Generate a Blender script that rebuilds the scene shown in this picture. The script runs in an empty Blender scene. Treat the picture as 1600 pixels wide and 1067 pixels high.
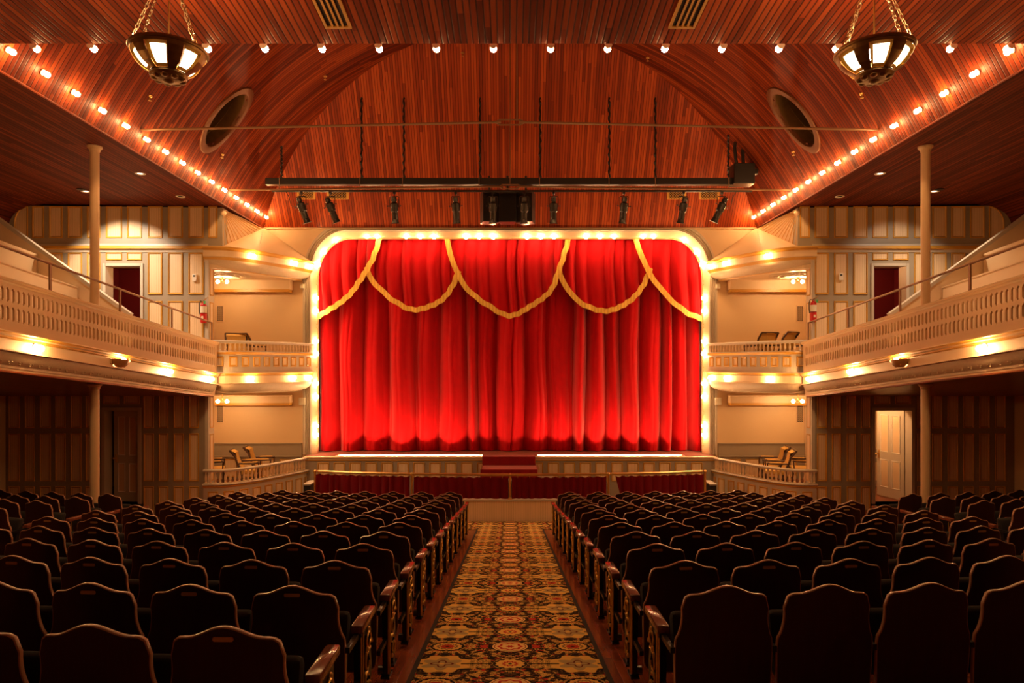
import bpy, bmesh, math, random
from mathutils import Matrix, Vector, Euler
from math import sin, cos, pi, sqrt, radians, atan2, floor

SC = bpy.context.scene
COL = SC.collection
CZ = 3.70            # eye height above the lowest part of the floor
F = 1066.67          # focal length in pixels of the 1600 wide frame
CX, HY = 797.0, 570.0

# ------------------------------------------------------------------ camera, world, exposure
cam = bpy.data.cameras.new('camera')
cam.sensor_width = 36.0
cam.lens = 24.0
cam.shift_x = 3.0/1600
cam.shift_y = 36.5/1600
cam.clip_end = 200
camo = bpy.data.objects.new('camera', cam)
camo.location = (0, 0, CZ)
camo.rotation_euler = (pi/2, 0, 0)
COL.objects.link(camo)
SC.camera = camo
W = bpy.data.worlds.new('world'); SC.world = W
W.use_nodes = True
W.node_tree.nodes['Background'].inputs[0].default_value = (1, .75, .5, 1)
W.node_tree.nodes['Background'].inputs[1].default_value = 0.0
SC.view_settings.view_transform = 'Standard'
SC.view_settings.look = 'None'
SC.view_settings.gamma = 1.0
SC.view_settings.use_curve_mapping = False
SC.view_settings.exposure = 0.0
SC.cycles.max_bounces = 7
SC.cycles.diffuse_bounces = 5
SC.cycles.glossy_bounces = 3
SC.cycles.sample_clamp_indirect = 4.0
SC.cycles.sample_clamp_direct = 0.0
SC.cycles.caustics_reflective = False
SC.cycles.caustics_refractive = False

# strengths of the lamps the hall has (one place to tune them)
E_PROS, E_EAVE, E_RIDGE, E_BALC, E_BOX, E_CHAND, E_FOOT, E_BOWL = 235, 270, 460, 430, 280, 270, 400, 520
E_CAN = 60.0

random.seed(7)

def P(px, py, d):
    return Vector(((px-CX)*d/F, d, CZ-(py-HY)*d/F))
def XX(px, d): return (px-CX)*d/F
def ZZ(py, d): return CZ-(py-HY)*d/F
def floorz(x, y): return CZ-1.53-.134*(y-.7*x*x/70.0)

# ------------------------------------------------------------------ mesh builder
class MB:
    def __init__(s): s.v = []; s.f = []; s.m = []
    def add(s, vs, fs, m=0):
        b = len(s.v)
        s.v += [tuple(p) for p in vs]
        for f in fs:
            s.f.append(tuple(i+b for i in f)); s.m.append(m)
        return s
    def box(s, x0, x1, y0, y1, z0, z1, m=0):
        if x0 > x1: x0, x1 = x1, x0
        if y0 > y1: y0, y1 = y1, y0
        if z0 > z1: z0, z1 = z1, z0
        vs = [(x0,y0,z0),(x1,y0,z0),(x1,y1,z0),(x0,y1,z0),(x0,y0,z1),(x1,y0,z1),(x1,y1,z1),(x0,y1,z1)]
        return s.add(vs, [(0,3,2,1),(4,5,6,7),(0,1,5,4),(1,2,6,5),(2,3,7,6),(3,0,4,7)], m)
    def bbox(s, x0, x1, y0, y1, z0, z1, b=.01, m=0):
        """box with chamfered edges"""
        if x0 > x1: x0, x1 = x1, x0
        if y0 > y1: y0, y1 = y1, y0
        if z0 > z1: z0, z1 = z1, z0
        bm = bmesh.new(); bmesh.ops.create_cube(bm, size=1)
        for v in bm.verts:
            v.co = ((x0+x1)/2+v.co.x*(x1-x0), (y0+y1)/2+v.co.y*(y1-y0), (z0+z1)/2+v.co.z*(z1-z0))
        bmesh.ops.bevel(bm, geom=list(bm.edges), offset=b, segments=2, affect='EDGES', profile=.5)
        return s.frombm(bm, m)
    def frombm(s, bm, m=0):
        bm.verts.ensure_lookup_table(); bm.verts.index_update()
        s.add([v.co[:] for v in bm.verts], [[v.index for v in f.verts] for f in bm.faces], m)
        bm.free(); return s
    def tube(s, pts, r, n=8, m=0, caps=True):
        pts = [Vector(p) for p in pts]
        rs = r if isinstance(r, (list, tuple)) else [r]*len(pts)
        vs = []; up = None
        for i, p in enumerate(pts):
            t = (pts[min(i+1, len(pts)-1)]-pts[max(i-1, 0)]).normalized()
            if up is None:
                up = Vector((0,0,1)) if abs(t.z) < .9 else Vector((1,0,0))
            a = (up-t*up.dot(t)).normalized(); b = t.cross(a); up = a
            for k in range(n):
                an = 2*pi*k/n
                vs.append(p+(a*cos(an)+b*sin(an))*rs[i])
        fs = []
        for i in range(len(pts)-1):
            for k in range(n):
                k2 = (k+1) % n
                fs.append((i*n+k, i*n+k2, (i+1)*n+k2, (i+1)*n+k))
        if caps:
            fs.append(tuple(range(n))[::-1]); fs.append(tuple((len(pts)-1)*n+k for k in range(n)))
        return s.add(vs, fs, m)
    def lathe(s, prof, c=(0,0,0), n=16, m=0, mat=None):
        vs = []; fs = []
        for r, z in prof:
            for k in range(n):
                a = 2*pi*k/n
                vs.append(Vector((r*cos(a), r*sin(a), z)))
        for i in range(len(prof)-1):
            for k in range(n):
                k2 = (k+1) % n
                fs.append((i*n+k, i*n+k2, (i+1)*n+k2, (i+1)*n+k))
        fs.append(tuple(range(n))[::-1]); fs.append(tuple((len(prof)-1)*n+k for k in range(n)))
        M = mat if mat is not None else Matrix.Identity(4)
        c = Vector(c)
        return s.add([M @ v + c for v in vs], fs, m)
    def grid(s, fn, nu, nv, m=0):
        vs = [fn(i/nu, j/nv) for j in range(nv+1) for i in range(nu+1)]
        fs = [(j*(nu+1)+i, j*(nu+1)+i+1, (j+1)*(nu+1)+i+1, (j+1)*(nu+1)+i) for j in range(nv) for i in range(nu)]
        return s.add(vs, fs, m)
    def poly(s, pts, m=0): return s.add(pts, [tuple(range(len(pts)))], m)
    def prism(s, pts, vec, m=0):
        """closed prism from a planar polygon of 3-D points"""
        n = len(pts); vec = Vector(vec)
        vs = [Vector(p) for p in pts]+[Vector(p)+vec for p in pts]
        fs = [tuple(range(n)), tuple(range(2*n-1, n-1, -1))]
        fs += [(i, i+n, (i+1) % n+n, (i+1) % n) for i in range(n)]
        return s.add(vs, fs, m)
    def sweep(s, path, prof, ref=(0, 8), m=0, closed=False, caps=True):
        """path of (x,y,z); prof of (outward offset, dz) ; outward is the side of ref"""
        n = len(path); k = len(prof); vs = []
        for i, p in enumerate(path):
            a = path[max(i-1, 0)]; b = path[min(i+1, n-1)]
            tx, ty = b[0]-a[0], b[1]-a[1]; L = sqrt(tx*tx+ty*ty) or 1
            nx, ny = -ty/L, tx/L
            if nx*(ref[0]-p[0])+ny*(ref[1]-p[1]) < 0: nx, ny = -nx, -ny
            for o, dz in prof: vs.append((p[0]+nx*o, p[1]+ny*o, p[2]+dz))
        fs = []
        kk = k if closed else k-1
        for i in range(n-1):
            for j in range(kk):
                j2 = (j+1) % k
                fs.append((i*k+j, i*k+j2, (i+1)*k+j2, (i+1)*k+j))
        if closed and caps:
            fs.append(tuple(range(k))); fs.append(tuple((n-1)*k+j for j in range(k))[::-1])
        return s.add(vs, fs, m)
    def xf(s, M):
        s.v = [tuple(M @ Vector(p)) for p in s.v]; return s
    def mirror(s):
        s.v = [(-p[0], p[1], p[2]) for p in s.v]; s.f = [f[::-1] for f in s.f]; return s
    def build(s, name, mats, parent=None, smooth=False, angle=35, kind=None, recalc=True):
        me = bpy.data.meshes.new(name)
        off = Vector(parent['_o']) if (parent is not None and '_o' in parent) else Vector((0,0,0))
        me.from_pydata([tuple(Vector(p)-off) for p in s.v], [], s.f)
        if not isinstance(mats, (list, tuple)): mats = [mats]
        for mt in mats: me.materials.append(mt)
        for i, pl in enumerate(me.polygons): pl.material_index = s.m[i]
        if recalc:
            bm = bmesh.new(); bm.from_mesh(me); bmesh.ops.recalc_face_normals(bm, faces=bm.faces); bm.to_mesh(me); bm.free()
        if smooth:
            me.polygons.foreach_set('use_smooth', [True]*len(me.polygons))
            me.set_sharp_from_angle(angle=radians(angle))
        me.update()
        o = bpy.data.objects.new(name, me); COL.objects.link(o)
        if parent is not None:
            o.parent = parent
            if '_o' in parent: o['_o'] = tuple(parent['_o'])
        if kind: o['kind'] = kind
        return o

def tag(o, label, cat, group=None, kind=None):
    o['label'] = label; o['category'] = cat
    if group: o['group'] = group
    if kind: o['kind'] = kind
    return o
def thing(name, label, cat, loc=(0,0,0), group=None, kind=None):
    o = bpy.data.objects.new(name, None); COL.objects.link(o)
    o.location = loc; o.empty_display_size = .1
    o['_o'] = tuple(loc)
    return tag(o, label, cat, group, kind)
def struct(name, mb, mats, parent=None, **kw):
    o = mb.build(name, mats, parent, **kw); o['kind'] = 'structure'; return o
def dup(root, loc, rotz=None, label=None, group=None, skip=()):
    r = root.copy(); COL.objects.link(r); r.location = loc
    if rotz is not None: r.rotation_euler = (0,0,rotz)
    if label: r['label'] = label
    if group: r['group'] = group
    for ch in list(root.children):
        if ch.name.split('.')[0] in skip: continue
        c = ch.copy(); COL.objects.link(c); c.parent = r
        for g in list(ch.children):
            d = g.copy(); COL.objects.link(d); d.parent = c
    return r

# ------------------------------------------------------------------ node helpers
class NX:
    """a float expression in a node tree"""
    def __init__(s, T, sock): s.T = T; s.k = sock
    def _op(s, op, b=None, c=None, sw=False):
        n = s.T.nodes.new('ShaderNodeMath'); n.operation = op
        a_, b_ = (s, b) if not sw else (b, s)
        for i, q in enumerate((a_, b_, c)):
            if q is None: continue
            if isinstance(q, NX): s.T.links.new(q.k, n.inputs[i])
            else: n.inputs[i].default_value = q
        return NX(s.T, n.outputs[0])
    def __add__(s, o): return s._op('ADD', o)
    __radd__ = __add__
    def __sub__(s, o): return s._op('SUBTRACT', o)
    def __rsub__(s, o): return s._op('SUBTRACT', o, sw=True)
    def __mul__(s, o): return s._op('MULTIPLY', o)
    __rmul__ = __mul__
    def __truediv__(s, o): return s._op('DIVIDE', o)
    def lt(s, o): return s._op('LESS_THAN', o)
    def gt(s, o): return s._op('GREATER_THAN', o)
    def abs(s): return s._op('ABSOLUTE')
    def floor(s): return s._op('FLOOR')
    def fract(s): return s._op('FRACT')
    def sqrt(s): return s._op('SQRT')
    def cos(s): return s._op('COSINE')
    def sin(s): return s._op('SINE')
    def pp(s, sc): return s._op('PINGPONG', sc)
    def max(s, o): return s._op('MAXIMUM', o)
    def min(s, o): return s._op('MINIMUM', o)
    def atan2(s, o): return s._op('ARCTAN2', o)
    def smooth(s, a, b):
        n = s.T.nodes.new('ShaderNodeMapRange'); n.interpolation_type = 'SMOOTHSTEP'
        s.T.links.new(s.k, n.inputs['Value']); n.inputs['From Min'].default_value = a; n.inputs['From Max'].default_value = b
        return NX(s.T, n.outputs[0])

class Mat:
    def __init__(s, name, rough=.5, metal=0, col=(.5,.5,.5), spec=.5, coat=0, coatr=.1, sheen=0, emit=None, es=0):
        s.m = bpy.data.materials.new(name); s.m.use_nodes = True
        s.T = s.m.node_tree; s.b = s.T.nodes['Principled BSDF']
        i = s.b.inputs
        i['Base Color'].default_value = (*col, 1); i['Roughness'].default_value = rough; i['Metallic'].default_value = metal
        i['Specular IOR Level'].default_value = spec; i['Coat Weight'].default_value = coat; i['Coat Roughness'].default_value = coatr
        if sheen: i['Sheen Weight'].default_value = sheen; i['Sheen Roughness'].default_value = .4
        if emit: i['Emission Color'].default_value = (*emit, 1); i['Emission Strength'].default_value = es
    def pos(s, obj=False):
        if obj:
            g = s.T.nodes.new('ShaderNodeTexCoord').outputs['Object']
        else:
            g = s.T.nodes.new('ShaderNodeNewGeometry').outputs['Position']
        sp = s.T.nodes.new('ShaderNodeSeparateXYZ'); s.T.links.new(g, sp.inputs[0])
        return [NX(s.T, sp.outputs[k]) for k in range(3)]
    def vec(s, x, y, z):
        n = s.T.nodes.new('ShaderNodeCombineXYZ')
        for i, q in enumerate((x, y, z)):
            if isinstance(q, NX): s.T.links.new(q.k, n.inputs[i])
            else: n.inputs[i].default_value = q
        return n.outputs[0]
    def noise(s, v, scale=5, detail=3, rough=.5, dist=0):
        n = s.T.nodes.new('ShaderNodeTexNoise'); s.T.links.new(v, n.inputs['Vector'])
        n.inputs['Scale'].default_value = scale; n.inputs['Detail'].default_value = detail
        n.inputs['Roughness'].default_value = rough; n.inputs['Distortion'].default_value = dist
        return NX(s.T, n.outputs[0])
    def rnd(s, v):
        n = s.T.nodes.new('ShaderNodeTexWhiteNoise'); n.noise_dimensions = '3D'
        s.T.links.new(v, n.inputs['Vector']); return NX(s.T, n.outputs[0])
    def vor(s, v, scale, feat='F1'):
        n = s.T.nodes.new('ShaderNodeTexVoronoi'); n.feature = feat
        s.T.links.new(v, n.inputs['Vector']); n.inputs['Scale'].default_value = scale
        return NX(s.T, n.outputs['Distance'])
    def ramp(s, f, stops):
        n = s.T.nodes.new('ShaderNodeValToRGB'); s.T.links.new(f.k, n.inputs[0])
        cr = n.color_ramp
        while len(cr.elements) < len(stops): cr.elements.new(.5)
        for e, (p, c) in zip(cr.elements, stops): e.position = p; e.color = (*c, 1)
        return n.outputs[0]
    def mix(s, f, a, b, mode='MIX'):
        n = s.T.nodes.new('ShaderNodeMix'); n.data_type = 'RGBA'; n.blend_type = mode
        if isinstance(f, NX): s.T.links.new(f.k, n.inputs[0])
        else: n.inputs[0].default_value = f
        for i, q in ((6, a), (7, b)):
            if isinstance(q, tuple): n.inputs[i].default_value = (*q, 1)
            else: s.T.links.new(q, n.inputs[i])
        return n.outputs[2]
    def color(s, c): s.T.links.new(c, s.b.inputs['Base Color']); return s
    def set(s, name, f): s.T.links.new(f.k, s.b.inputs[name]); return s
    def bump(s, h, strength=.3, dist=.01):
        n = s.T.nodes.new('ShaderNodeBump'); n.inputs['Strength'].default_value = strength; n.inputs['Distance'].default_value = dist
        s.T.links.new(h.k, n.inputs['Height']); s.T.links.new(n.outputs[0], s.b.inputs['Normal']); return s

def wood_boards(name, across, along, w, c_lo, c_mid, c_hi, rough=.32, groove=.15, joints=2.6, gdark=.13, coat=.35, spec=.22):
    M = Mat(name, rough=rough, coat=coat, coatr=.15, spec=spec)
    p = M.pos(); a = p[across]; l = p[along]; z = p[2]
    if along == 'arc': l = z
    t = a/w; idx = t.floor(); fr = t.fract()
    r0 = M.rnd(M.vec(idx, 3.1, 7.7))
    lj = (l/joints+r0*9.0).floor()
    r1 = M.rnd(M.vec(idx, lj, 1.3))
    g = M.noise(M.vec(a*22.0, l*1.1, r1*40.0), 2.2, 4, .6)
    big = M.noise(M.vec(a*.6, l*.35, 0.0), 1.0, 2)
    f = r1*.55+g*.45+(big-.5)*.35
    col = M.ramp(f, [(.15, c_lo), (.5, c_mid), (.85, c_hi)])
    edge = (fr.min(1.0-fr)).smooth(0.0, groove)
    col = M.mix(edge, M.mix(1.0, col, (gdark, gdark*.7, gdark*.6), 'MULTIPLY'), col)
    M.color(col); M.bump(edge+g*.06, .5, .006)
    return M.m

def beadboard(name, col, w=.04, dark=.62, across=0, rough=.5):
    M = Mat(name, rough=rough, spec=.4)
    p = M.pos(); t = (p[across]+p[1]*(.5 if across == 0 else 0))/w; fr = t.fract()
    e = fr.min(1.0-fr).smooth(0.0, .13)
    n = M.noise(M.vec(p[0]*3.0, p[1]*3.0, p[2]*.8), 3, 3)
    base = M.mix(n, tuple(c*.9 for c in col), tuple(min(1, c*1.07) for c in col))
    M.color(M.mix(e, M.mix(1.0, base, (dark, dark*.85, dark*.7), 'MULTIPLY'), base))
    M.bump(e, .35, .004); return M.m

def plain(name, col, rough=.5, metal=0, var=.08, scale=4, bumps=0, **kw):
    M = Mat(name, rough=rough, metal=metal, **kw)
    p = M.pos()
    n = M.noise(M.vec(p[0], p[1], p[2]), scale, 4)
    M.color(M.mix(n, tuple(max(0, c*(1-var)) for c in col), tuple(min(1, c*(1+var)) for c in col)))
    if bumps: M.bump(M.noise(M.vec(p[0], p[1], p[2]), scale*12, 3), bumps, .004)
    return M.m

def emit(name, col, s, back=None):
    m = bpy.data.materials.new(name); m.use_nodes = True
    T = m.node_tree; T.nodes.remove(T.nodes['Principled BSDF'])
    e = T.nodes.new('ShaderNodeEmission'); e.inputs[0].default_value = (*col, 1); e.inputs[1].default_value = s
    T.links.new(e.outputs[0], T.nodes['Material Output'].inputs[0]); return m

WARM = (1.0, .53, .20)
WARM2 = (1.0, .58, .26)
# red fir ceiling boards
M_VAULT = wood_boards('vault boards', 1, 0, .075, (.075,.010,.003), (.165,.024,.006), (.29,.055,.012), rough=.5, coat=.03, spec=.07)
M_END = wood_boards('slope boards', 0, 2, .066, (.17,.022,.005), (.34,.050,.009), (.52,.098,.017), rough=.48, coat=.05)
M_REAR = wood_boards('rear ceiling boards', 0, 1, .07, (.13,.018,.005), (.27,.042,.010), (.42,.085,.018), groove=.22, rough=.68, coat=.0, spec=.15)
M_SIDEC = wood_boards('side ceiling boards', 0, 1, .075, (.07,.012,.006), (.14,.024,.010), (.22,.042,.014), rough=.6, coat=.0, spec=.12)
M_SOFFIT = wood_boards('soffit boards', 0, 1, .075, (.12,.035,.015), (.24,.06,.02), (.32,.10,.03))
M_FLOOR = wood_boards('floor boards', 0, 1, .07, (.15,.030,.010), (.26,.055,.016), (.36,.09,.025), rough=.26, joints=3.4, groove=.05, gdark=.5, spec=.5)
M_BEAD = beadboard('cream beadboard', (.78,.57,.34))
M_BEADS = beadboard('cream beadboard side', (.68,.50,.31), across=1)
M_STILE = plain('putty paint', (.33,.27,.195), .45)
M_GOLD = plain('gold paint', (.58,.29,.035), .38, var=.15, spec=.6)
M_GILT = plain('gilded iron', (.62,.36,.08), .3, metal=.7, var=.25, scale=30)
M_CREAM = plain('cream paint', (.72,.52,.31), .5, var=.04)
M_WALL = plain('buff plaster', (.72,.52,.30), .55, var=.03, scale=1.5, bumps=.05)
M_PUTTY = plain('pale putty paint', (.52,.44,.34), .42, var=.05)
M_RAILP = plain('pierced panel paint', (.60,.40,.22), .45, var=.05)
M_COVE = plain('embossed plaster', (.60,.46,.30), .5, var=.12, scale=22, bumps=.6)
M_BLACK = plain('black metal', (.015,.013,.012), .35, var=.2)
M_IRON = plain('black iron', (.05,.045,.04), .24, metal=.5, var=.2)
M_CAST = plain('cast iron', (.012,.012,.013), .3, metal=.4, var=.2)
M_BRASS = plain('brass', (.70,.44,.14), .28, metal=.9, var=.15, scale=20)
M_BRONZE = plain('bronze', (.26,.14,.045), .36, metal=.7, var=.25, scale=12)
M_DKBRONZE = plain('dark bronze', (.15,.055,.018), .45, metal=.4)
M_AMBER = plain('amber bronze', (.34,.15,.04), .4, metal=.2)
M_PLATE = plain('brass seat plate', (.50,.30,.10), .4, metal=.25)
M_ROD = plain('brown iron rod', (.22,.11,.05), .4, metal=.4)
M_CHAIN = plain('nickel chain', (.75,.62,.42), .25, metal=.9)
M_WHITE = plain('white enamel', (.82,.74,.62), .4, var=.03)
M_RED = plain('red enamel', (.55,.012,.01), .3, var=.1)
M_DKRED = plain('dark red paint', (.20,.012,.02), .6)
M_PAPER = plain('paper label', (.75,.68,.52), .6)
M_GREEN = plain('green tag', (.08,.4,.12), .5)
M_DARK = plain('dark void', (.012,.008,.006), .8)
M_UPH = plain('mustard upholstery', (.60,.36,.09), .7, var=.18, scale=30)
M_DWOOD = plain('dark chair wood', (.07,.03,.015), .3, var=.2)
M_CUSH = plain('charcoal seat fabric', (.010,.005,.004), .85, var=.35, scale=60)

def seatwood(name, base, rough, coat):
    M = Mat(name, rough=rough, coat=coat, coatr=.12, spec=.35)
    p = M.pos(True); g = M.noise(M.vec(p[0]*26.0, p[1]*3.0, p[2]*1.6), 1.6, 5, .6, .6)
    M.color(M.mix(g, tuple(c*.55 for c in base), tuple(c*1.5 for c in base))); M.bump(g, .06, .002)
    return M.m
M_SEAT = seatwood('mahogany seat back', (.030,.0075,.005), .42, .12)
M_RIM = seatwood('worn highlit mahogany edge', (.36,.18,.11), .28, .5)  # pale rim colour paints in the highlight along the edge, besides wear
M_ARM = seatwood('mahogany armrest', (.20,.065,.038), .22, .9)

def velvet(name, col, dark):
    M = Mat(name, rough=.7, sheen=.2, spec=.08)
    p = M.pos(); n = M.noise(M.vec(p[0]*9.0, p[1]*4.0, p[2]*.6), 2, 3)
    M.color(M.mix(n, dark, col)); return M.m
M_VELVET = velvet('scarlet velvet', (.47,.0006,.004), (.33,.0004,.002))
M_PITV = velvet('crimson velvet', (.16,.003,.006), (.11,.002,.004))
M_STEPC = velvet('red carpet', (.28,.012,.014), (.20,.008,.010))
M_STAGE = plain('stage boards', (.20,.07,.05), .4, var=.15)

def fringe():
    M = Mat('gold fringe', rough=.6)
    p = M.pos(); fr = (p[0]*70.0).sin()*.5+.5; n = M.noise(M.vec(p[0]*3.0, 0.0, p[2]*3.0), 4, 2)
    M.color(M.mix(fr*.4+n*.5, (.55,.27,.03), (.95,.58,.10))); M.bump(fr, .3, .004); return M.m
M_FRINGE = fringe()

def carpet():
    M = Mat('floral carpet', rough=.92, spec=.1)
    x, y, z = M.pos()
    U, V = .5, .455
    nz = M.noise(M.vec(x*1.0, y*1.0, 0.0), 16, 2)-.5
    u = x.pp(U); v = y.pp(V)          # mirrored repeat
    cold = (.012,.006,.006); gold = (.92,.58,.14); red = (.60,.05,.025); grey = (.52,.38,.16); cream = (.95,.66,.26)
    leafn = M.noise(M.vec(u, v, 4.2), 9, 1.0, .5, 1.3)
    leaf = leafn.gt(.53)
    curl = M.noise(M.vec(u*1.0, v*1.0, 9.7), 30, 2, .5, 2.2)
    vein = (curl-.5).abs().lt(.042)
    redm = M.noise(M.vec(u, v, 1.2), 21, 1, .5, .5).gt(.645)
    c = M.mix(leaf, cold, gold)
    c = M.mix(vein*leaf, c, (.035,.014,.008))
    c = M.mix((leafn-.46).abs().lt(.010), c, (.42,.20,.05))
    c = M.mix(redm, c, red)
    def rad(cu, cv):
        du = u-cu; dv = v-cv; r = (du*du+dv*dv).sqrt(); a = dv.atan2(du); return r, a
    # grey flower in a gold wreath
    r, a = rad(U, V); rr = r+(a*8.0).cos()*.022+nz*.03
    c = M.mix(rr.lt(.20), c, gold); c = M.mix((r+(a*6.0).cos()*.03).lt(.13), c, grey)
    c = M.mix((r-.06-(a*4.0).cos()*.02).abs().lt(.009), c, (.18,.03,.015)); c = M.mix(r.lt(.02), c, gold)
    # side flower
    r, a = rad(U, 0.0); rr = r+(a*14.0).cos()*.006
    c = M.mix(r.lt(.135), c, cold); c = M.mix(rr.lt(.112), c, gold); c = M.mix((rr-.075).abs().lt(.008), c, (.28,.15,.05)); c = M.mix(rr.lt(.055), c, red); c = M.mix(r.lt(.018), c, cold)
    # middle small flower
    r, a = rad(0.0, V); rr = r+(a*12.0).cos()*.007
    c = M.mix(r.lt(.125), c, cold); c = M.mix(rr.lt(.105), c, gold); c = M.mix(rr.lt(.058), c, red); c = M.mix(rr.lt(.036), c, gold); c = M.mix(r.lt(.015), c, cold)
    # middle big medallion
    r, a = rad(0.0, 0.0)
    c = M.mix(r.lt(.155), c, cold); c = M.mix(r.lt(.142), c, cream); c = M.mix((r-.085-(a*8.0).cos()*.008).abs().lt(.011), c, red)
    c = M.mix((r-.125).abs().lt(.004), c, (.3,.1,.03)); c = M.mix((r+(a*8.0).cos()*.006).lt(.03), c, red)
    # cross bar
    bar = (u-.25).abs().lt(.11)*((v-V).abs().lt(.012)); c = M.mix(bar, c, cold)
    # dark binding at the edges
    pile = M.noise(M.vec(x, y, 0.0), 260, 2)
    c = M.mix(.2, c, M.mix(1.0, c, M.ramp(pile, [(.3,(.35,.35,.35)), (.7,(1,1,1))]), 'MULTIPLY'))
    M.color(c); M.bump(pile, .3, .003); return M.m
M_CARPET = carpet()
M_BIND = plain('carpet binding', (.02,.012,.01), .9)

B_PROS = emit('bulb glass proscenium', WARM2, E_PROS)
B_EAVE = emit('bulb glass eave', WARM, E_EAVE)
B_RIDGE = emit('bulb glass ceiling edge', WARM, E_RIDGE)
B_BALC = emit('bulb glass balcony', WARM, E_BALC)
B_BOX = emit('bulb glass box', WARM, E_BOX)
B_CHAND = emit('bulb glass chandelier', WARM2, E_CHAND)
B_FOOT = emit('footlight tube', WARM2, E_FOOT)
B_BOWL = emit('alabaster pane', (1.0,.72,.42), 9)
B_BOWLIN = emit('bowl lamp bulb', WARM, E_BOWL)
B_HALL = emit('corridor bulb', WARM2, 260)
B_LOBBY = emit('lobby bulb', WARM, 420)
B_CAN = emit('downlight lens', (1.0,.82,.62), E_CAN)
B_CANDIM = emit('dim downlight lens', (1.0,.75,.5), 3)

def uvs(r, n=12, k=8, sz=1.0):
    return [(max(r*sin(pi*i/k), .0008), -r*cos(pi*i/k)*sz) for i in range(k+1)]

def bulb_proto(mat, r=.042, sock=M_WHITE):
    """globe plus screw socket; axis along -Z, the globe centre at the origin"""
    o = MB().lathe(uvs(r)).build('light_bulb', mat, None, smooth=True)
    MB().lathe([(r*.55, r*.86), (r*.6, r*1.5), (r*1.1, r*1.6), (r*1.15, r*1.9)], n=10).build('socket', sock, o, smooth=True)
    return o
ORD = ['', 'first','second','third','fourth','fifth','sixth','seventh','eighth','ninth','tenth','eleventh','twelfth','thirteenth','fourteenth','fifteenth','sixteenth','seventeenth','eighteenth','nineteenth','twentieth','twenty-first','twenty-second','twenty-third','twenty-fourth']
class Bulbs:
    def __init__(s, mat, group, r=.042):
        s.p = bulb_proto(mat, r); s.used = False; s.g = group
    def put(s, loc, axis, label):
        if not s.used: o = s.p; s.used = True
        else:
            o = s.p.copy(); COL.objects.link(o)
            for ch in s.p.children:
                c = ch.copy(); COL.objects.link(c); c.parent = o
        o.location = loc
        # local +Z (the socket side) is turned to 'axis'
        o.rotation_euler = Vector(axis).to_track_quat('Z', 'Y').to_euler()
        tag(o, label, 'light bulb', s.g); return o

LR = {-1: 'left', 1: 'right'}

# ================================================================== SETTING
# ---------------- floor
mb = MB()
def ffn(u, v):
    x = -11.75+23.5*u; y = -4+20.05*v
    return (x, y, floorz(x, y))
mb.grid(ffn, 48, 40)
struct('floor', mb, M_FLOOR)
mb = MB()
mb.box(-9.3, 9.3, 16.05, 18.4, -.8, -.7)
struct('floor', mb, M_DARK)
# carpet: the aisle runner with a dark woven edge, and the cross walk before the pit
def run(x0, x1, y0, y1, h, m, mb, nx=6, ny=50):
    mb.grid(lambda u, v: (x0+(x1-x0)*u, y0+(y1-y0)*v, floorz(x0+(x1-x0)*u, y0+(y1-y0)*v)+h), nx, ny, m)
mb = MB()
run(-.665, .665, -3, 14.25, .010, 0, mb)
run(-5.0, 5.0, 14.25, 15.96, .010, 0, mb, 20, 6)
c = mb.build('carpet', M_CARPET)
tag(c, 'floral black, gold and red carpet runner down the sloping centre aisle', 'carpet')
mb = MB()
run(-.70, -.665, -3, 14.25, .012, 0, mb, 1); run(.665, .70, -3, 14.25, .012, 0, mb, 1)
b = mb.build('edge_binding', M_BIND); b.parent = c

# ---------------- ceilings
R_V, C_V, Y_E, Z_E, SL = 7.36, .40, 18.3, 3.65, .016
def vz(x, y):      # underside of the barrel vault
    return CZ+C_V+sqrt(max(R_V**2-x*x, 0))+SL*(Y_E-y)
A0 = math.asin(6.6/R_V)
def endz(y): return CZ+Z_E+1.56*(Y_E-y)     # sloping end plane
HOLES = [(-1, 5.80, 13.9), (1, 5.80, 13.9)]
HA, HB = .66, .40
def ysect(x):   # depth where the end plane meets the vault at x
    # CZ+C+s+SL*(t)=CZ+Z_E+1.56 t
    s_ = sqrt(max(R_V**2-x*x, 0)); t = (C_V+s_-Z_E)/(1.56-SL); return Y_E-t
mb = MB()
NA, NY = 150, 110
vs = []
for j in range(NY+1):
    for i in range(NA+1):
        a = -A0+2*A0*i/NA; x = R_V*sin(a); ye = ysect(x)
        y = 7.8+(ye-7.8)*j/NY
        vs.append((x, y, vz(x, y)))
fs = []
for j in range(NY):
    for i in range(NA):
        q = (j*(NA+1)+i, j*(NA+1)+i+1, (j+1)*(NA+1)+i+1, (j+1)*(NA+1)+i)
        cx = sum(vs[k][0] for k in q)/4; cy = sum(vs[k][1] for k in q)/4
        if any(((R_V*(math.asin(cx/R_V)-s*math.asin(X/R_V)))/HA)**2+((cy-Y)/HB)**2 < 1 for s, X, Y in HOLES): continue
        fs.append(q)
mb.add(vs, fs)
struct('ceiling_vault', mb, M_VAULT, smooth=True, recalc=False)
mb = MB()
xs = [-6.6+13.2*i/60 for i in range(61)]
def ztop(x): y = ysect(x); return (x, y, endz(y))
vs = []; fs = []
for i, x in enumerate(xs):
    t = ztop(max(-6.6, min(6.6, x)))
    vs += [(x, Y_E, CZ+Z_E), t]
for i in range(60): fs.append((2*i, 2*i+2, 2*i+3, 2*i+1))
mb.add(vs, fs)
struct('ceiling_slope', mb, M_END, recalc=False)
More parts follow.
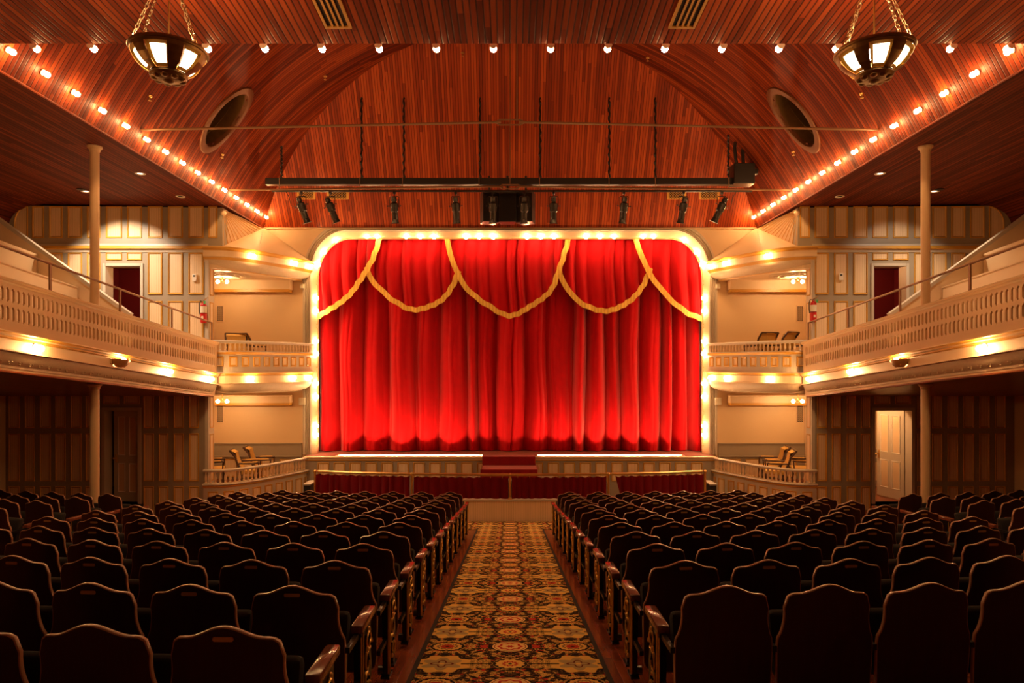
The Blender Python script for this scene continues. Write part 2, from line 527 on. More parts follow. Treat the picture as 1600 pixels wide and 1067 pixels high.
# rear ceiling (above and behind the camera), its front edge drops below the vault
mb = MB()
def rearz(y): return CZ+3.67+.08*(7.8-y)
mb.prism([(-11.75, -4, rearz(-4)), (11.75, -4, rearz(-4)), (11.75, 7.8, rearz(7.8)), (-11.75, 7.8, rearz(7.8))], (0, 0, .12))
struct('ceiling_rear', mb, M_REAR)
mb = MB()
mb.prism([(-11.75, 7.82, CZ+3.69), (11.75, 7.82, CZ+3.69), (11.75, 7.82, CZ+8.3), (-11.75, 7.82, CZ+8.3)], (0, -.1, 0))
struct('wall_ceiling_edge', mb, M_REAR)
def eavez(y): return CZ+Z_E+SL*(Y_E-y)
for s in (-1, 1):
    mb = MB()
    prof = [(6.6, 0), (10.9, .06), (11.25, .0), (11.55, -.16), (11.7, -.38), (11.75, -.7)]
    n = len(prof)
    vs = [(s*x, y, eavez(y)+dz) for y in (7.8, 15.95) for x, dz in prof]+[(s*x, y, eavez(y)+max(dz, -.1)+.15) for y in (7.8, 15.95) for x, dz in prof]
    fs = [(i, i+1, n+i+1, n+i) for i in range(n-1)]+[(2*n+i, 2*n+i+1, 3*n+i+1, 3*n+i) for i in range(n-1)]
    mb.add(vs, fs)
    # the strip beside the eave carries on to the proscenium wall
    mb.add([(s*6.6, 15.95, eavez(15.95)), (s*7.4, 15.95, eavez(15.95)+.01), (s*6.9, 18.3, eavez(18.3)+.01), (s*6.6, 18.3, eavez(18.3))], [(0, 1, 2, 3)])
    struct('ceiling_side_'+LR[s], mb, M_SIDEC, smooth=True, recalc=False)
    # thin dark eave bead
    mb = MB(); mb.tube([(s*6.6, 7.8, eavez(7.8)-.004), (s*6.6, 18.3, eavez(18.3)-.004)], .022, 8)
    struct('trim_eave_'+LR[s], mb, M_SIDEC, smooth=True)

# bronze port holes in the vault
for s, X, Y in HOLES:
    a0 = math.asin(X/R_V); zc = vz(X, Y)
    t = thing('round_air_vent', 'oval bronze rimmed opening in the '+LR[s]+' curve of the red board vault', 'air vent', (s*X, Y, zc), 'round openings in the vault')
    nrm = Vector((s*X, 0, sqrt(R_V**2-X*X))).normalized()
    def on(ang, rs, lift=.0, tilt=0):
        ar = a0*R_V+rs*HA*cos(ang); y = Y+rs*HB*sin(ang); x = R_V*sin(ar/R_V)
        p = Vector((s*x, y, vz(x, y))); return p-nrm*lift
    mb = MB(); n = 40; rings = [(1.24, .0), (1.22, .03), (1.06, .04), (.99, .03), (.96, -.05)]
    vs = [on(2*pi*k/n, r, l) for r, l in rings for k in range(n)]
    fs = [(i*n+k, i*n+(k+1) % n, (i+1)*n+(k+1) % n, (i+1)*n+k) for i in range(len(rings)-1) for k in range(n)]
    mb.add(vs, fs); mb.build('rim', M_DKBRONZE, t, smooth=True)
    mb = MB(); rings = [(1.0, .0), (.96, -.25), (.92, -.7), (.9, -1.1)]
    vs = [on(2*pi*k/n, r, l) for r, l in rings for k in range(n)]
    fs = [(i*n+k, i*n+(k+1) % n, (i+1)*n+(k+1) % n, (i+1)*n+k) for i in range(len(rings)-1) for k in range(n)]
    fs.append(tuple(3*n+k for k in range(n)))
    mb.add(vs, fs); mb.build('duct', M_BRONZE, t, smooth=True)
    mb = MB(); mb.tube([on(2*pi*k/n, .97, -.28) for k in range(n+1)], .012, 6); mb.build('duct_seam', M_BRONZE, t, smooth=True)

# ---------------- side and back walls
for s in (-1, 1):
    mb = MB(); mb.box(s*11.75, s*11.95, -4, 16.2, -.3, CZ+4.2)
    struct('wall_'+LR[s], mb, M_CREAM)
mb = MB(); mb.box(-11.95, 11.95, -4.2, -4, -.3, CZ+5)
struct('wall_back', mb, M_CREAM)

# ---------------- panelled end walls (both storeys)
YW = 15.9
def panel(mb, x0, x1, z0, z1, y, b=.045, d=.018, arch=None):
    """gold bolection frame (material 1) round a beadboard field (material 0); faces -Y"""
    if x0 > x1: x0, x1 = x1, x0
    o = [(x0, z0), (x1, z0), (x1, z1), (x0, z1)]
    if arch:
        N = 10
        if arch < 0:
            o = [(x0, z0), (x1, z0), (x1, z1)]+[(x1-(x1-x0)*sin(pi/2*k/N), z0+(z1-z0)*(.45+.55*cos(pi/2*k/N))) for k in range(1, N+1)]
        else:
            o = [(x1, z0), (x0, z0), (x0, z1)]+[(x0+(x1-x0)*sin(pi/2*k/N), z0+(z1-z0)*(.45+.55*cos(pi/2*k/N))) for k in range(1, N+1)]
    cxx = sum(p[0] for p in o)/len(o); czz = sum(p[1] for p in o)/len(o)
    wx, wz = x1-x0, z1-z0
    def ins(t): return [((p[0]-(x0+x1)/2)*(1-2*t/wx)+(x0+x1)/2, (p[1]-(z0+z1)/2)*(1-2*t/wz)+(z0+z1)/2) for p in o]
    rings = [(0, 0), (b*.15, -d), (b*.45, -d), (b, d*.6)]
    n = len(o); vs = []
    for t, dy in rings: vs += [(px, y+dy, pz) for px, pz in ins(t)]
    fs = [(i*n+k, i*n+(k+1) % n, (i+1)*n+(k+1) % n, (i+1)*n+k) for i in range(len(rings)-1) for k in range(n)]
    mb.add(vs, fs, 1)
    mb.add([(px, y-.0015, pz) for px, pz in ins(b*.93)], [tuple(range(n))], 0)

UP_L = [(22,44,'arch'),(50.5,69),(77,98),(106,128.5),(136,157),(165.5,191),(198.5,222),(231,254),(262.5,286),(294.5,318.5),(325.5,340)]
UP_R = [(1249.5,1265.5),(1272.5,1295),(1303,1325),(1333,1355.5),(1363,1387.5),(1395,1419.5),(1428,1449),(1456.5,1479),(1486,1508),(1515.5,1538),(1545,1569,'arch')]
LO_L = [(13.5,31),(39,54),(62.5,79.5),(86.5,102.5),(110.5,127.5),(134,150),(224.5,240.5),(248,263),(271.5,287),(295.5,311)]
LO_R = [(1276.5,1292),(1299.5,1314),(1323,1337.5),(1345,1359.5),(1433,1449),(1456,1472),(1480.5,1497),(1505,1521.5),(1530,1546),(1554.5,1571)]
DOOR_U = {-1: (165, 221), 1: (1364, 1416)}
DOOR_L = {-1: (163.7, 217), 1: (1366, 1424.5)}
for s in (-1, 1):
    w = lambda px: XX(px, YW)
    side = LR[s]
    zf = -.3
    # lower wall slab with its door opening
    d0, d1 = sorted(abs(w(p)) for p in DOOR_L[s]); dt = ZZ(641, YW); sill = ZZ(787, YW)
    e0, e1 = sorted(abs(w(p)) for p in DOOR_U[s]); et = ZZ(415, YW); eb = CZ-.1
    zsplit = CZ-.45
    mb = MB()
    for a, b_ in ((7.08, d0), (d1, 11.75)): mb.box(s*a, s*b_, YW, YW+.28, zf, zsplit)
    mb.box(s*d0, s*d1, YW, YW+.28, dt, zsplit); mb.box(s*d0, s*d1, YW, YW+.28, zf, sill)
    # upper wall
    for a, b_ in ((7.06, e0), (e1, 11.75)): mb.box(s*a, s*b_, YW, YW+.28, zsplit, CZ+2.76)
    mb.box(s*e0, s*e1, YW, YW+.28, et, CZ+2.76); mb.box(s*e0, s*e1, YW, YW+.28, zsplit, eb)
    # frieze over it, with the quarter-round outer corner
    top = [(6.70, 2.76), (6.70, 3.66)]+[(11.1, 3.71)]+[(11.1+.6*sin(a), 3.13+.58*cos(a)) for a in [pi/2*k/8 for k in range(1, 9)]]+[(11.7, 2.76)]
    mb.prism([(s*x, YW, CZ+h) for x, h in top], (0, .28, 0))
    wl = struct('wall_front_'+side, mb, M_STILE)
    # panels
    plist = UP_L if s < 0 else UP_R
    for q in plist:
        x0, x1 = w(q[0]), w(q[1]); arch = (s if len(q) == 3 else None)
        pb = MB(); panel(pb, x0, x1, ZZ(372, YW), ZZ(322, YW)+(.0), YW-.002, arch=arch)
        pb.build('wall_panel', [M_BEAD, M_GOLD], wl)
        if len(q) == 3: continue
        isdoor = q[0] >= DOOR_U[s][0]-4 and q[1] <= DOOR_U[s][1]+6
        if isdoor:
            pb = MB(); panel(pb, x0, x1, ZZ(406.5, YW), ZZ(394.5, YW), YW-.002, b=.035); pb.build('wall_panel', [M_BEAD, M_GOLD], wl)
        elif abs(x0) > 7.06 and abs(x1) > 7.06:
            for za, zb in ((460, 394.5), (530, 470)):
                pb = MB(); panel(pb, x0, x1, ZZ(za, YW), ZZ(zb, YW), YW-.002); pb.build('wall_panel', [M_BEAD, M_GOLD], wl)
    for q in (LO_L if s < 0 else LO_R):
        for za, zb in ((669, 592), (752, 677), (812, 760)):
            pb = MB(); panel(pb, w(q[0]), w(q[1]), ZZ(za, YW), ZZ(zb, YW), YW-.002, b=.04); pb.build('wall_panel', [M_BEAD, M_GOLD], wl)
    dm = (DOOR_L[s][0]+DOOR_L[s][1])/2
    for a, b_ in ((dm-29, dm-4), (dm+3, dm+28)):
        pb = MB(); panel(pb, w(a), w(b_), ZZ(631.5, YW), ZZ(594, YW), YW-.002, b=.04); pb.build('wall_panel', [M_BEAD, M_GOLD], wl)
    # horizontal gold moulding between the storeys of the upper wall
    mb = MB()
    zz = CZ+2.72
    mb.sweep([(s*11.7, YW, zz), (s*7.02, YW, zz)], [(0, .10), (.03, .09), (.035, .05), (.07, .04), (.075, -.02), (.03, -.04), (.02, -.10), (0, -.11)], ref=(0, 8))
    mb.m = [0 if (i % 7) in (0, 1, 5, 6) else 1 for i in range(len(mb.f))]
    mb.build('gold_moulding', [M_PUTTY, M_GOLD], wl)
    # door casings
    mb = MB()
    for (a, b_, t_, bt, th) in ((d0, d1, dt, sill, .06), (e0, e1, et, eb, .05)):
        mb.box(s*(a-th), s*(a+.012), YW-.03, YW+.285, bt, t_+th); mb.box(s*(b_-.012), s*(b_+th), YW-.03, YW+.285, bt, t_+th)
        mb.box(s*a, s*b_, YW-.03, YW+.285, t_-.012, t_+th)
    struct('trim_door_casings_'+side, mb, M_PUTTY)
    # pilaster jamb at the corner of the boxes
    mb = MB()
    mb.box(s*7.02, s*7.10, YW-.012, YW+.29, -.3, CZ+2.6)
    jb = struct('trim_pilaster_'+side, mb, M_PUTTY)
    for (za, zb) in ((752, 678), (669, 600)):
        pb = MB(); panel(pb, YW+.05, YW+.24, ZZ(za, 16), ZZ(zb, 16), 0, b=.03, d=.01)
        pb.v = [(s*(7.015+p[1]), p[0], p[2]) for p in pb.v]; pb.build('wall_panel', [M_CREAM, M_GOLD], jb)
    for (za, zb) in ((462, 418), (560, 472)):
        pb = MB(); panel(pb, YW+.05, YW+.24, ZZ(za, 16), ZZ(zb, 16), 0, b=.03, d=.01)
        pb.v = [(s*(7.015+p[1]), p[0], p[2]) for p in pb.v]; pb.build('wall_panel', [M_CREAM, M_GOLD], jb)
    # little lobby behind the upper door (dark red room)
    mb = MB()
    cx0, cx1 = max(e0-.6, 8.1), e1+.9
    mb.box(s*cx0, s*cx1, 18.0, 18.1, eb, CZ+3); mb.box(s*(cx0-.1), s*cx0, YW+.28, 18.1, eb, CZ+3); mb.box(s*cx1, s*(cx1+.1), YW+.28, 18.1, eb, CZ+3)
    mb.box(s*cx0, s*cx1, YW+.28, 18.1, CZ+2.5, CZ+2.6); mb.box(s*cx0, s*cx1, YW+.28, 18.1, eb-.1, eb)
    struct('wall_lobby_'+side, mb, M_DKRED)
    mb = MB(); mb.bbox(s*(e1-.35 if s > 0 else e1-.25), s*(e1-.22 if s > 0 else e1-.12), 17.93, 17.99, ZZ(440, 18), ZZ(428, 18), .008)
    tag(mb.build('alarm_box', M_RED), 'small red alarm box in the dark lobby behind the upper '+side+' doorway', 'alarm box')
    # box of the corridor behind the lower door
    mb = MB()
    c0, c1 = d0-.5, d1+1.1
    mb.box(s*c0, s*c1, 18.2, 18.3, sill, dt+.5); mb.box(s*(c0-.1), s*c0, YW+.28, 18.3, sill, dt+.5); mb.box(s*c1, s*(c1+.1), YW+.28, 18.3, sill, dt+.5)
    mb.box(s*c0, s*c1, YW+.28, 18.3, dt+.4, dt+.5)
    struct('wall_corridor_'+side, mb, M_CREAM)
    mb = MB(); mb.box(s*c0, s*c1, 18.18, 18.2, ZZ(702, 18.2), ZZ(712, 18.2)); mb.box(s*c0, s*c1, 18.17, 18.2, ZZ(722, 18.2), ZZ(716, 18.2))
    mb.box(s*c0, s*c1, 18.18, 18.2, sill, sill+.16)
    struct('trim_corridor_'+side, mb, M_STILE)
    mb = MB(); mb.box(s*c0, s*c1, YW, 18.3, sill-.06, sill)
    struct('floor_corridor_'+side, mb, M_FLOOR)
    mb = MB(); mb.bbox(s*(d0-.25), s*(d1+.25), YW-.42, YW, floorz(d0, YW)-.05, sill-.14, .01); 
    tag(mb.build('door_step', M_FLOOR), 'dark wooden step below the lower '+side+' side door', 'step')

# corridor lamp behind the right lower door (only that corridor is lit)
cl = thing('corridor_lamp', 'ceiling lamp of the lit corridor behind the open right side door', 'lamp', (8.2, 16.6, ZZ(641, YW)+.38))
MB().lathe(uvs(.09), (8.2, 16.6, ZZ(641, YW)+.27)).build('globe', B_HALL, cl, smooth=True)
MB().lathe([(.1, 0), (.1, .05)], (8.2, 16.6, ZZ(641, YW)+.34)).build('base', M_WHITE, cl, smooth=True)

for s in (-1, 1):
    xl = s*8.3; zl = CZ+2.30
    g = thing('lobby_lamp', 'dim bulb lighting the dark red lobby behind the upper %s doorway' % LR[s], 'lamp', (xl, 16.9, CZ+2.5), 'dim lobby lamps')
    MB().lathe(uvs(.05), (xl, 16.9, zl)).build('globe', B_LOBBY, g, smooth=True)
    MB().lathe([(.04, 0), (.05, .15)], (xl, 16.9, zl+.05)).build('socket', M_WHITE, g, smooth=True)

# door leaves
def door_leaf(s, hinge, ang, width, z0, z1, name, label, mfield=M_BEAD):
    t = thing(name, label, 'door', (0,0,0)); t['kind'] = 'structure'
    h = z1-z0; mb = MB()
    mb.bbox(0, width, -.02, .02, 0, h, .004)
    M = Matrix.Translation((hinge[0], hinge[1], z0)) @ Matrix.Rotation(ang, 4, 'Z')
    mb.xf(M).build('door_slab', M_PUTTY, t)
    for (a, b_, za, zb) in ((.11, width/2-.05, .22, .9), (width/2+.05, width-.11, .22, .9), (.11, width/2-.05, 1.08, h-.14), (width/2+.05, width-.11, 1.08, h-.14)):
        for sd in (-1, 1):
            pb = MB(); panel(pb, a, b_, za, zb, -.021, b=.03, d=.008)
            if sd > 0: pb.v = [(x, -y, z) for x, y, z in pb.v]
            pb.xf(M); pb.build('door_panel', [M_CREAM, M_WHITE], t)
    kb = MB(); kb.bbox(width-.09, width-.045, -.03, -.018, .92, 1.12, .004); kb.tube([(width-.065, -.03, 1.02), (width-.065, -.08, 1.02)], .012, 8); kb.lathe(uvs(.03), (width-.065, -.09, 1.02), n=10); kb.bbox(width-.09, width-.045, .018, .03, .92, 1.12, .004); kb.tube([(width-.065, .03, 1.02), (width-.065, .08, 1.02)], .012, 8); kb.lathe(uvs(.03), (width-.065, .09, 1.02), n=10)
    kb.xf(M).build('door_handle', M_BRASS, t, smooth=True)
    return t
wd = XX(1424, YW)-XX(1366, YW)
door_leaf(1, (XX(1424, YW)-.01, YW+.25), pi-radians(76), wd*.97, ZZ(787, YW)+.02, ZZ(641, YW)-.02, 'door_1', 'cream four panel side door standing ajar into the lit right corridor')
door_leaf(-1, (XX(217, YW)-.01, YW+.12), pi-radians(10), wd*.82, ZZ(787, YW)+.02, ZZ(641, YW)-.02, 'door_2', 'putty coloured four panel side door nearly shut in the shadowed left wall')

# ---------------- proscenium wall, arch and frame
YP = 18.3
def arch_pts(hx, top, rx, rz, zb, N=14):
    """left foot, up, over, down to right foot (x,z)"""
    pts = [(-hx, zb)]
    for k in range(6): pts.append((-hx, zb+(top-rz-zb)*(k+1)/6))
    for k in range(1, N+1):
        a = pi/2*k/N; pts.append((-hx+rx-rx*cos(a), top-rz+rz*sin(a)))
    for k in range(1, 20): pts.append((-hx+rx+2*(hx-rx)*k/20, top))
    r = [(-p[0], p[1]) for p in pts[:7+N]][::-1]
    return pts+r
def arch_smooth(hx, top, rx, rz, zb): return arch_pts(hx, top, rx, rz, zb)
ZS = CZ-2.40     # stage level
outer = arch_smooth(5.317, CZ+3.567, .93, 1.17, ZS)
inner = arch_smooth(5.224, CZ+3.425, .894, 1.125, ZS)
mb = MB()
N = len(outer)
rim = []
for (x, z) in outer:
    # far outline of the wall: a big rectangle reached along the same index
    if z < CZ+2.42 and x < 0: rim.append((-9.4, z))
    elif z < CZ+2.42: rim.append((9.4, z))
    else: rim.append((x*1.0 if abs(x) < 4.39 else math.copysign(4.39+(abs(x)-4.39)*(9.4-4.39)/(5.317-4.39), x), CZ+3.66))
# vertical parts as quads, corner fan up to the top line
for i in range(N-1):
    a, b_, c_, d_ = outer[i], outer[i+1], rim[i+1], rim[i]
    mb.add([(a[0], YP, a[1]), (b_[0], YP, b_[1]), (c_[0], YP, c_[1]), (d_[0], YP, d_[1])], [(0, 1, 2, 3)])
mb.box(-9.4, 9.4, YP+.001, YP+.05, CZ+3.6, CZ+3.75)
for s in (-1, 1): mb.box(s*5.317, s*9.4, YP, YP+.05, -.8, ZS)
wp = struct('wall_proscenium', mb, M_WALL)
mb = MB(); mb.tube([(-6.6, YP-.02, CZ+3.655), (6.6, YP-.02, CZ+3.655)], .022, 6); mb.build('picture_rail', M_CREAM, wp)

pf = thing('proscenium_frame', 'cream and gold proscenium frame with rounded corners around the red curtain', 'proscenium frame', (0, YP, ZS))
mb = MB()
vs = []
for (o, i_) in zip(outer, inner):
    vs += [(o[0]*1.0, YP-.02, o[1]), (o[0]*.35+i_[0]*.65, YP+.06, o[1]*.35+i_[1]*.65), (i_[0], YP+.25, i_[1]), (i_[0], YP+.32, i_[1])]
mb.add(vs, [(4*i+j, 4*i+j+1, 4*i+5+j, 4*i+4+j) for i in range(N-1) for j in range(3)])
mb.build('splayed_reveal', M_CREAM, pf, smooth=True, angle=60)
# architrave (putty coloured fluted moulding outside the reveal)
mb = MB(); prof = [(.0, -.02), (.03, -.05), (.055, -.02), (.075, -.05), (.10, -.02), (.125, -.05), (.15, -.02), (.175, -.06), (.22, -.06), (.235, 0)]
def onrm(pts, i):
    a = pts[max(i-1, 0)]; b_ = pts[min(i+1, len(pts)-1)]; tx, tz = b_[0]-a[0], b_[1]-a[1]; L = sqrt(tx*tx+tz*tz); return (-tz/L, tx/L)
vs = []; rng = [i for i in range(N)]
for i in rng:
    nx, nz = onrm(outer, i)
    for o, dy in prof:
        z = outer[i][1]+nz*o
        vs.append((outer[i][0]+nx*o, YP+dy, min(z, CZ+3.64)))
k = len(prof)
mb.add(vs, [(i*k+j, i*k+j+1, (i+1)*k+j+1, (i+1)*k+j) for i in range(N-1) for j in range(k-1)])
mb.build('architrave', M_PUTTY, pf, smooth=True, angle=25)
# arclength along the middle line of the reveal
mid = [(o[0]*.5+i_[0]*.5, YP+.10, o[1]*.5+i_[1]*.5) for o, i_ in zip(outer, inner)]
cum = [0]
for i in range(1, N): cum.append(cum[-1]+(Vector(mid[i])-Vector(mid[i-1])).length)
def on_reveal(sx, t, lift=.0):
    """point at arclength sx, t 0 outer .. 1 inner"""
    i = 0
    while i < N-2 and cum[i+1] < sx: i += 1
    f = max(0, min(1, (sx-cum[i])/(cum[i+1]-cum[i])))
    o = [outer[i][q]*(1-f)+outer[i+1][q]*f for q in (0, 1)]; n_ = [inner[i][q]*(1-f)+inner[i+1][q]*f for q in (0, 1)]
    y = YP-.02+.27*t
    p = Vector((o[0]*(1-t)+n_[0]*t, y, o[1]*(1-t)+n_[1]*t))
    c_ = Vector((0, YP-1.5, CZ+.5)); return p+(c_-p).normalized()*lift
def s_of_z(z):     # arclength on the left jamb for a height
    return z-ZS
LT = cum[-1]
def s_of_x(x):     # arclength on the head for an x
    i = next(i for i in range(N) if mid[i][0] > x and i > 20); return cum[i-1]+(x-mid[i-1][0])
ys = [700, 645.5, 576, 508, 440]
bl = [s_of_z(ZZ(y, YP+.1)) for y in ys]
br = [s_of_x(XX(px, YP+.1)) for px in (549, 607, 702, 797)]
bounds = bl+br; bounds += [LT-b_ for b_ in bounds[:-1]][::-1]
for a, b_ in zip(bounds[:-1], bounds[1:]):
    g = .05; mb = MB(); n = 10
    loop = [on_reveal(a+g+(b_-a-2*g)*k/n, .22, .006) for k in range(n+1)]+[on_reveal(b_-g-(b_-a-2*g)*k/n, .86, .006) for k in range(n+1)]
    loop.append(loop[0]); mb.tube(loop, .013, 5, 0, False)
    mb.build('gold_bead', M_GOLD, pf)
# bulbs of the frame
BP = Bulbs(B_PROS, 'bulbs round the proscenium frame', .048)
spots = []
for y in (681, 667, 621, 600, 553, 533, 485, 465): spots.append((s_of_z(ZZ(y, YP+.1)), 'jamb'))
i0 = [cum[i] for i in range(N) if mid[i][1] > 0][0]
def nearest(px, py):
    best = min(range(N), key=lambda i: (CX+mid[i][0]*F/mid[i][1]-px)**2+(HY-(mid[i][2]-CZ)*F/mid[i][1]-py)**2); return cum[best]
for px, py in ((491, 414), (507, 393.5), (526.5, 378)): spots.append((nearest(px, py), 'corner'))
for px in (570, 586, 632, 654, 676, 727, 748, 770): spots.append((s_of_x(XX(px, YP+.1)), 'head'))
cnt = {}
full = [(a, w_, 'left') for a, w_ in spots]+[(LT-a, w_, 'right') for a, w_ in spots]
full.sort()
for a, w_, sd in full:
    key = (w_, sd); cnt[key] = cnt.get(key, 0)+1; k = cnt[key]
    if w_ == 'jamb':
        kk = k if sd == 'left' else 9-k
        lab = 'lit round bulb on the %s side of the curtain frame, %s up from the stage' % (sd, ORD[kk])
    elif w_ == 'corner':
        kk = k if sd == 'left' else 4-k
        lab = 'lit round bulb on the rounded top %s corner of the curtain frame, %s up' % (sd, ORD[kk])
    else:
        kk = (9-k) if sd == 'left' else k
        lab = 'lit round bulb over the curtain, %s one %s of the middle' % (ORD[kk], sd)
    p = on_reveal(a, .5, .075); q = on_reveal(a, .5, 0)
    BP.put(p, (q-p).normalized(), lab)

# ---------------- stage
mb = MB()
mb.box(-5.4, 5.4, 18.33, 21.5, ZS-.08, ZS)
for s in (-1, 1): mb.box(s*4.62, s*5.4, 18.0, 18.33, ZS-.08, ZS)
mb.box(-.72, .72, 18.0, 18.33, ZS-.08, ZS)
stg = thing('stage', 'raised stage with cream and gold panelled front below the red curtain', 'stage', (0, 18, 0))
mb.build('stage_floor', M_STAGE, stg)
for s in (-1, 1):
    mb = MB()
    x0, x1 = s*.72, s*4.62
    mb.box(x0, x1, 18.05, 18.33, ZS-.26, ZS-.25); mb.box(x0, x1, 18.31, 18.33, ZS-.25, ZS-.01); mb.box(x0, x1, 18.03, 18.05, ZS-.25, ZS-.02)
    mb.build('footlight_trough', M_WHITE, stg)
mb = MB()
fb = MB(); fb.box(-5.4, 5.4, 18.0, 18.03, -.8, ZS-.10); fb.build('front_boarding', M_STILE, stg)
mb.sweep([(-5.4, 18.0, ZS), (5.4, 18.0, ZS)], [(0, -.12), (.02, -.10), (.03, -.07), (.05, -.05), (.05, -.02), (.03, -.012), (-.03, -.012)], ref=(0, 8))
mb.build('stage_lip', M_CREAM, stg)
mb = MB(); mb.box(-5.4, 5.4, 17.98, 18.0, ZS-.125, ZS-.105); mb.build('gold_moulding', M_GOLD, stg)
for s in (-1, 1):
    for k in range(12):
        px0 = 797+s*(33.8+24.9*k)
        px1 = px0+s*17.8
        if abs(px1-797) > 308: continue
        pb = MB(); panel(pb, XX(px0, 18.0), XX(px1, 18.0), ZZ(752, 18.0), ZZ(722.5, 18.0), 17.998, b=.035); pb.build('stage_panel', [M_BEAD, M_GOLD], stg)
# footlights: real strips lying in the trough
for s in (-1, 1):
    for k in range(4):
        a = .80+k*.94; b_ = a+.86
        t = thing('footlight', 'bright footlight strip in the stage edge, %s segment %s of the steps' % (ORD[k+1], LR[s]), 'footlight', (s*(a+b_)/2, 18.15, ZS-.25), 'footlight strips along the stage edge')
        mb = MB(); mb.box(s*a, s*b_, 18.10, 18.20, ZS-.25, ZS-.11); mb.build('housing', M_BLACK, t)
        mb = MB(); mb.tube([(s*(a+.03), 18.15, ZS-.088), (s*(b_-.03), 18.15, ZS-.088)], .016, 8); mb.build('lamp_tube', B_FOOT, t, smooth=True)
# carpeted steps from the stage into the pit
st = thing('stage_steps', 'red carpeted steps down from the middle of the stage into the pit', 'steps', (0, 17.4, 0))
mb = MB(); mb.bbox(XX(753.5, 17.8), XX(836.5, 17.8), 17.78, 18.1, CZ-2.616, ZS+.012, .01); mb.build('upper_step', M_STEPC, st)
mb = MB(); mb.bbox(XX(750.5, 17.1), XX(840, 17.1), 17.07, 17.9, CZ-2.84, CZ-2.616, .01); mb.build('middle_step', M_STEPC, st)
mb = MB(); mb.box(-1.13, 1.13, 16.75, 17.6, CZ-2.90, CZ-2.84); mb.box(-1.08, -1.0, 16.8, 17.55, -.7, CZ-2.9); mb.box(1.0, 1.08, 16.8, 17.55, -.7, CZ-2.9); mb.build('platform', M_STILE, st)
mb = MB()
for s in (-1, 1): mb.tube([(s*.722, 17.07, CZ-2.61), (s*.722, 17.8, CZ-2.61)], .014, 6); mb.tube([(s*1.14, 16.75, CZ-2.84), (s*1.14, 17.6, CZ-2.84)], .014, 6)
mb.build('gold_edging', M_BRASS, st)

# ---------------- curtain
def fold_phase(n, seed, lo=.32, hi=.72, x0=-5.4, x1=5.4):
    r = random.Random(seed); xs = [x0]
    while xs[-1] < x1: xs.append(xs[-1]+r.uniform(lo, hi))
    ds = [r.uniform(.55, 1.0) for _ in xs]
    return xs, ds
def foldy(x, FX):
    xs, ds = FX
    import bisect
    i = max(0, min(len(xs)-2, bisect.bisect_right(xs, x)-1))
    t = (x-xs[i])/(xs[i+1]-xs[i]); t = max(0, min(1, t))
    return ds[i]*(max(0, sin(pi*t))**.85)
FXB, FXS = fold_phase(0, 5, .30, .80), fold_phase(0, 12, .12, .30)
def curtain_half(x0, x1, yb, name, label):
    mb = MB(); nx, nz = 420, 44; zt = CZ+3.8
    def fn(u, v):
        x = x0+(x1-x0)*u; z = ZS+.015+(zt-ZS)*v
        w_ = .10*sin(x*3.1+z*.9)*(.3+.7*(1-v)); xf_ = x+w_*.35
        amp = .44*(1.0-.3*v)
        y = yb-amp*foldy(xf_, FXB)-.05*foldy(xf_+.03*sin(z*2), FXS)*(1-.3*v)+.03*sin(z*1.7+x*2)
        if v < .012: y += .02
        z += .018*(foldy(xf_, FXB)-.5) if v == 0 else 0
        return (x, y, z)
    mb.grid(fn, nx, nz)
    o = mb.build(name, M_VELVET, None, smooth=True, angle=180, recalc=False)
    return tag(o, label, 'curtain')
curtain_half(-5.42, -.0, 19.26, 'stage_curtain', 'left half of the tall closed scarlet velvet stage curtain')
curtain_half(-.12, 5.42, 19.30, 'stage_curtain', 'right half of the tall closed scarlet velvet stage curtain')

# swagged valance
YV = 18.80
FXV = fold_phase(0, 31, .22, .5)
def swag(pts, y, zt, label, parent):
    """pts: pixel polyline of the lower edge"""
    pts = [P(px, py, YV) for px, py in pts]
    # densify with catmull-rom
    out = []
    for i in range(len(pts)-1):
        p0, p1, p2, p3 = pts[max(i-1, 0)], pts[i], pts[i+1], pts[min(i+2, len(pts)-1)]
        for k in range(24):
            t = k/24
            out.append(.5*((2*p1)+(p2-p0)*t+(2*p0-5*p1+4*p2-p3)*t*t+(3*p1-p0-3*p2+p3)*t**3))
    out.append(pts[-1])
    n = len(out)
    mb = MB(); nv = 16; vs = []
    for j in range(nv+1):
        v = j/nv
        for p in out:
            z = p.z+(zt-p.z)*v
            yy = y-.18*foldy(p.x+.04*sin(z*2.2), FXV)*(1-.25*v)-.03*sin(v*pi)
            vs.append((p.x, yy, z+(.012*sin(p.x*34) if j == 0 else 0)))
    mb.add(vs, [(j*n+i, j*n+i+1, (j+1)*n+i+1, (j+1)*n+i) for j in range(nv) for i in range(n-1)])
    sw = mb.build('swag', M_VELVET, parent, smooth=True, angle=180, recalc=False)
    mb = MB(); vs = []
    for i, p in enumerate(out):
        a = out[max(i-1, 0)]; b_ = out[min(i+1, n-1)]; tx, tz = b_.x-a.x, b_.z-a.z; L = sqrt(tx*tx+tz*tz)
        nx, nz = -tz/L, tx/L
        if nz < 0: nx, nz = -nx, -nz
        yy = y-.195-.018*sin(p.x*7.3)-.008*sin(p.x*19)
        wob = .012*sin(p.x*23+p.z*11)
        for o, dy in ((-.07, .012), (-.07, -.004), (.07, -.004), (.07, .012)):
            vs.append((p.x+nx*(o+wob), yy+dy, p.z+nz*(o+wob)))
    mb.add(vs, [(i*4+j, i*4+(j+1) % 4, i*4+4+(j+1) % 4, i*4+4+j) for i in range(n-1) for j in range(4)])
    mb.build('gold_fringe', M_FRINGE, sw, smooth=True, angle=50)
val = thing('swag_valance', 'scalloped scarlet valance with gold fringe hanging across the curtain top', 'valance', (0, YV, CZ+3.5))
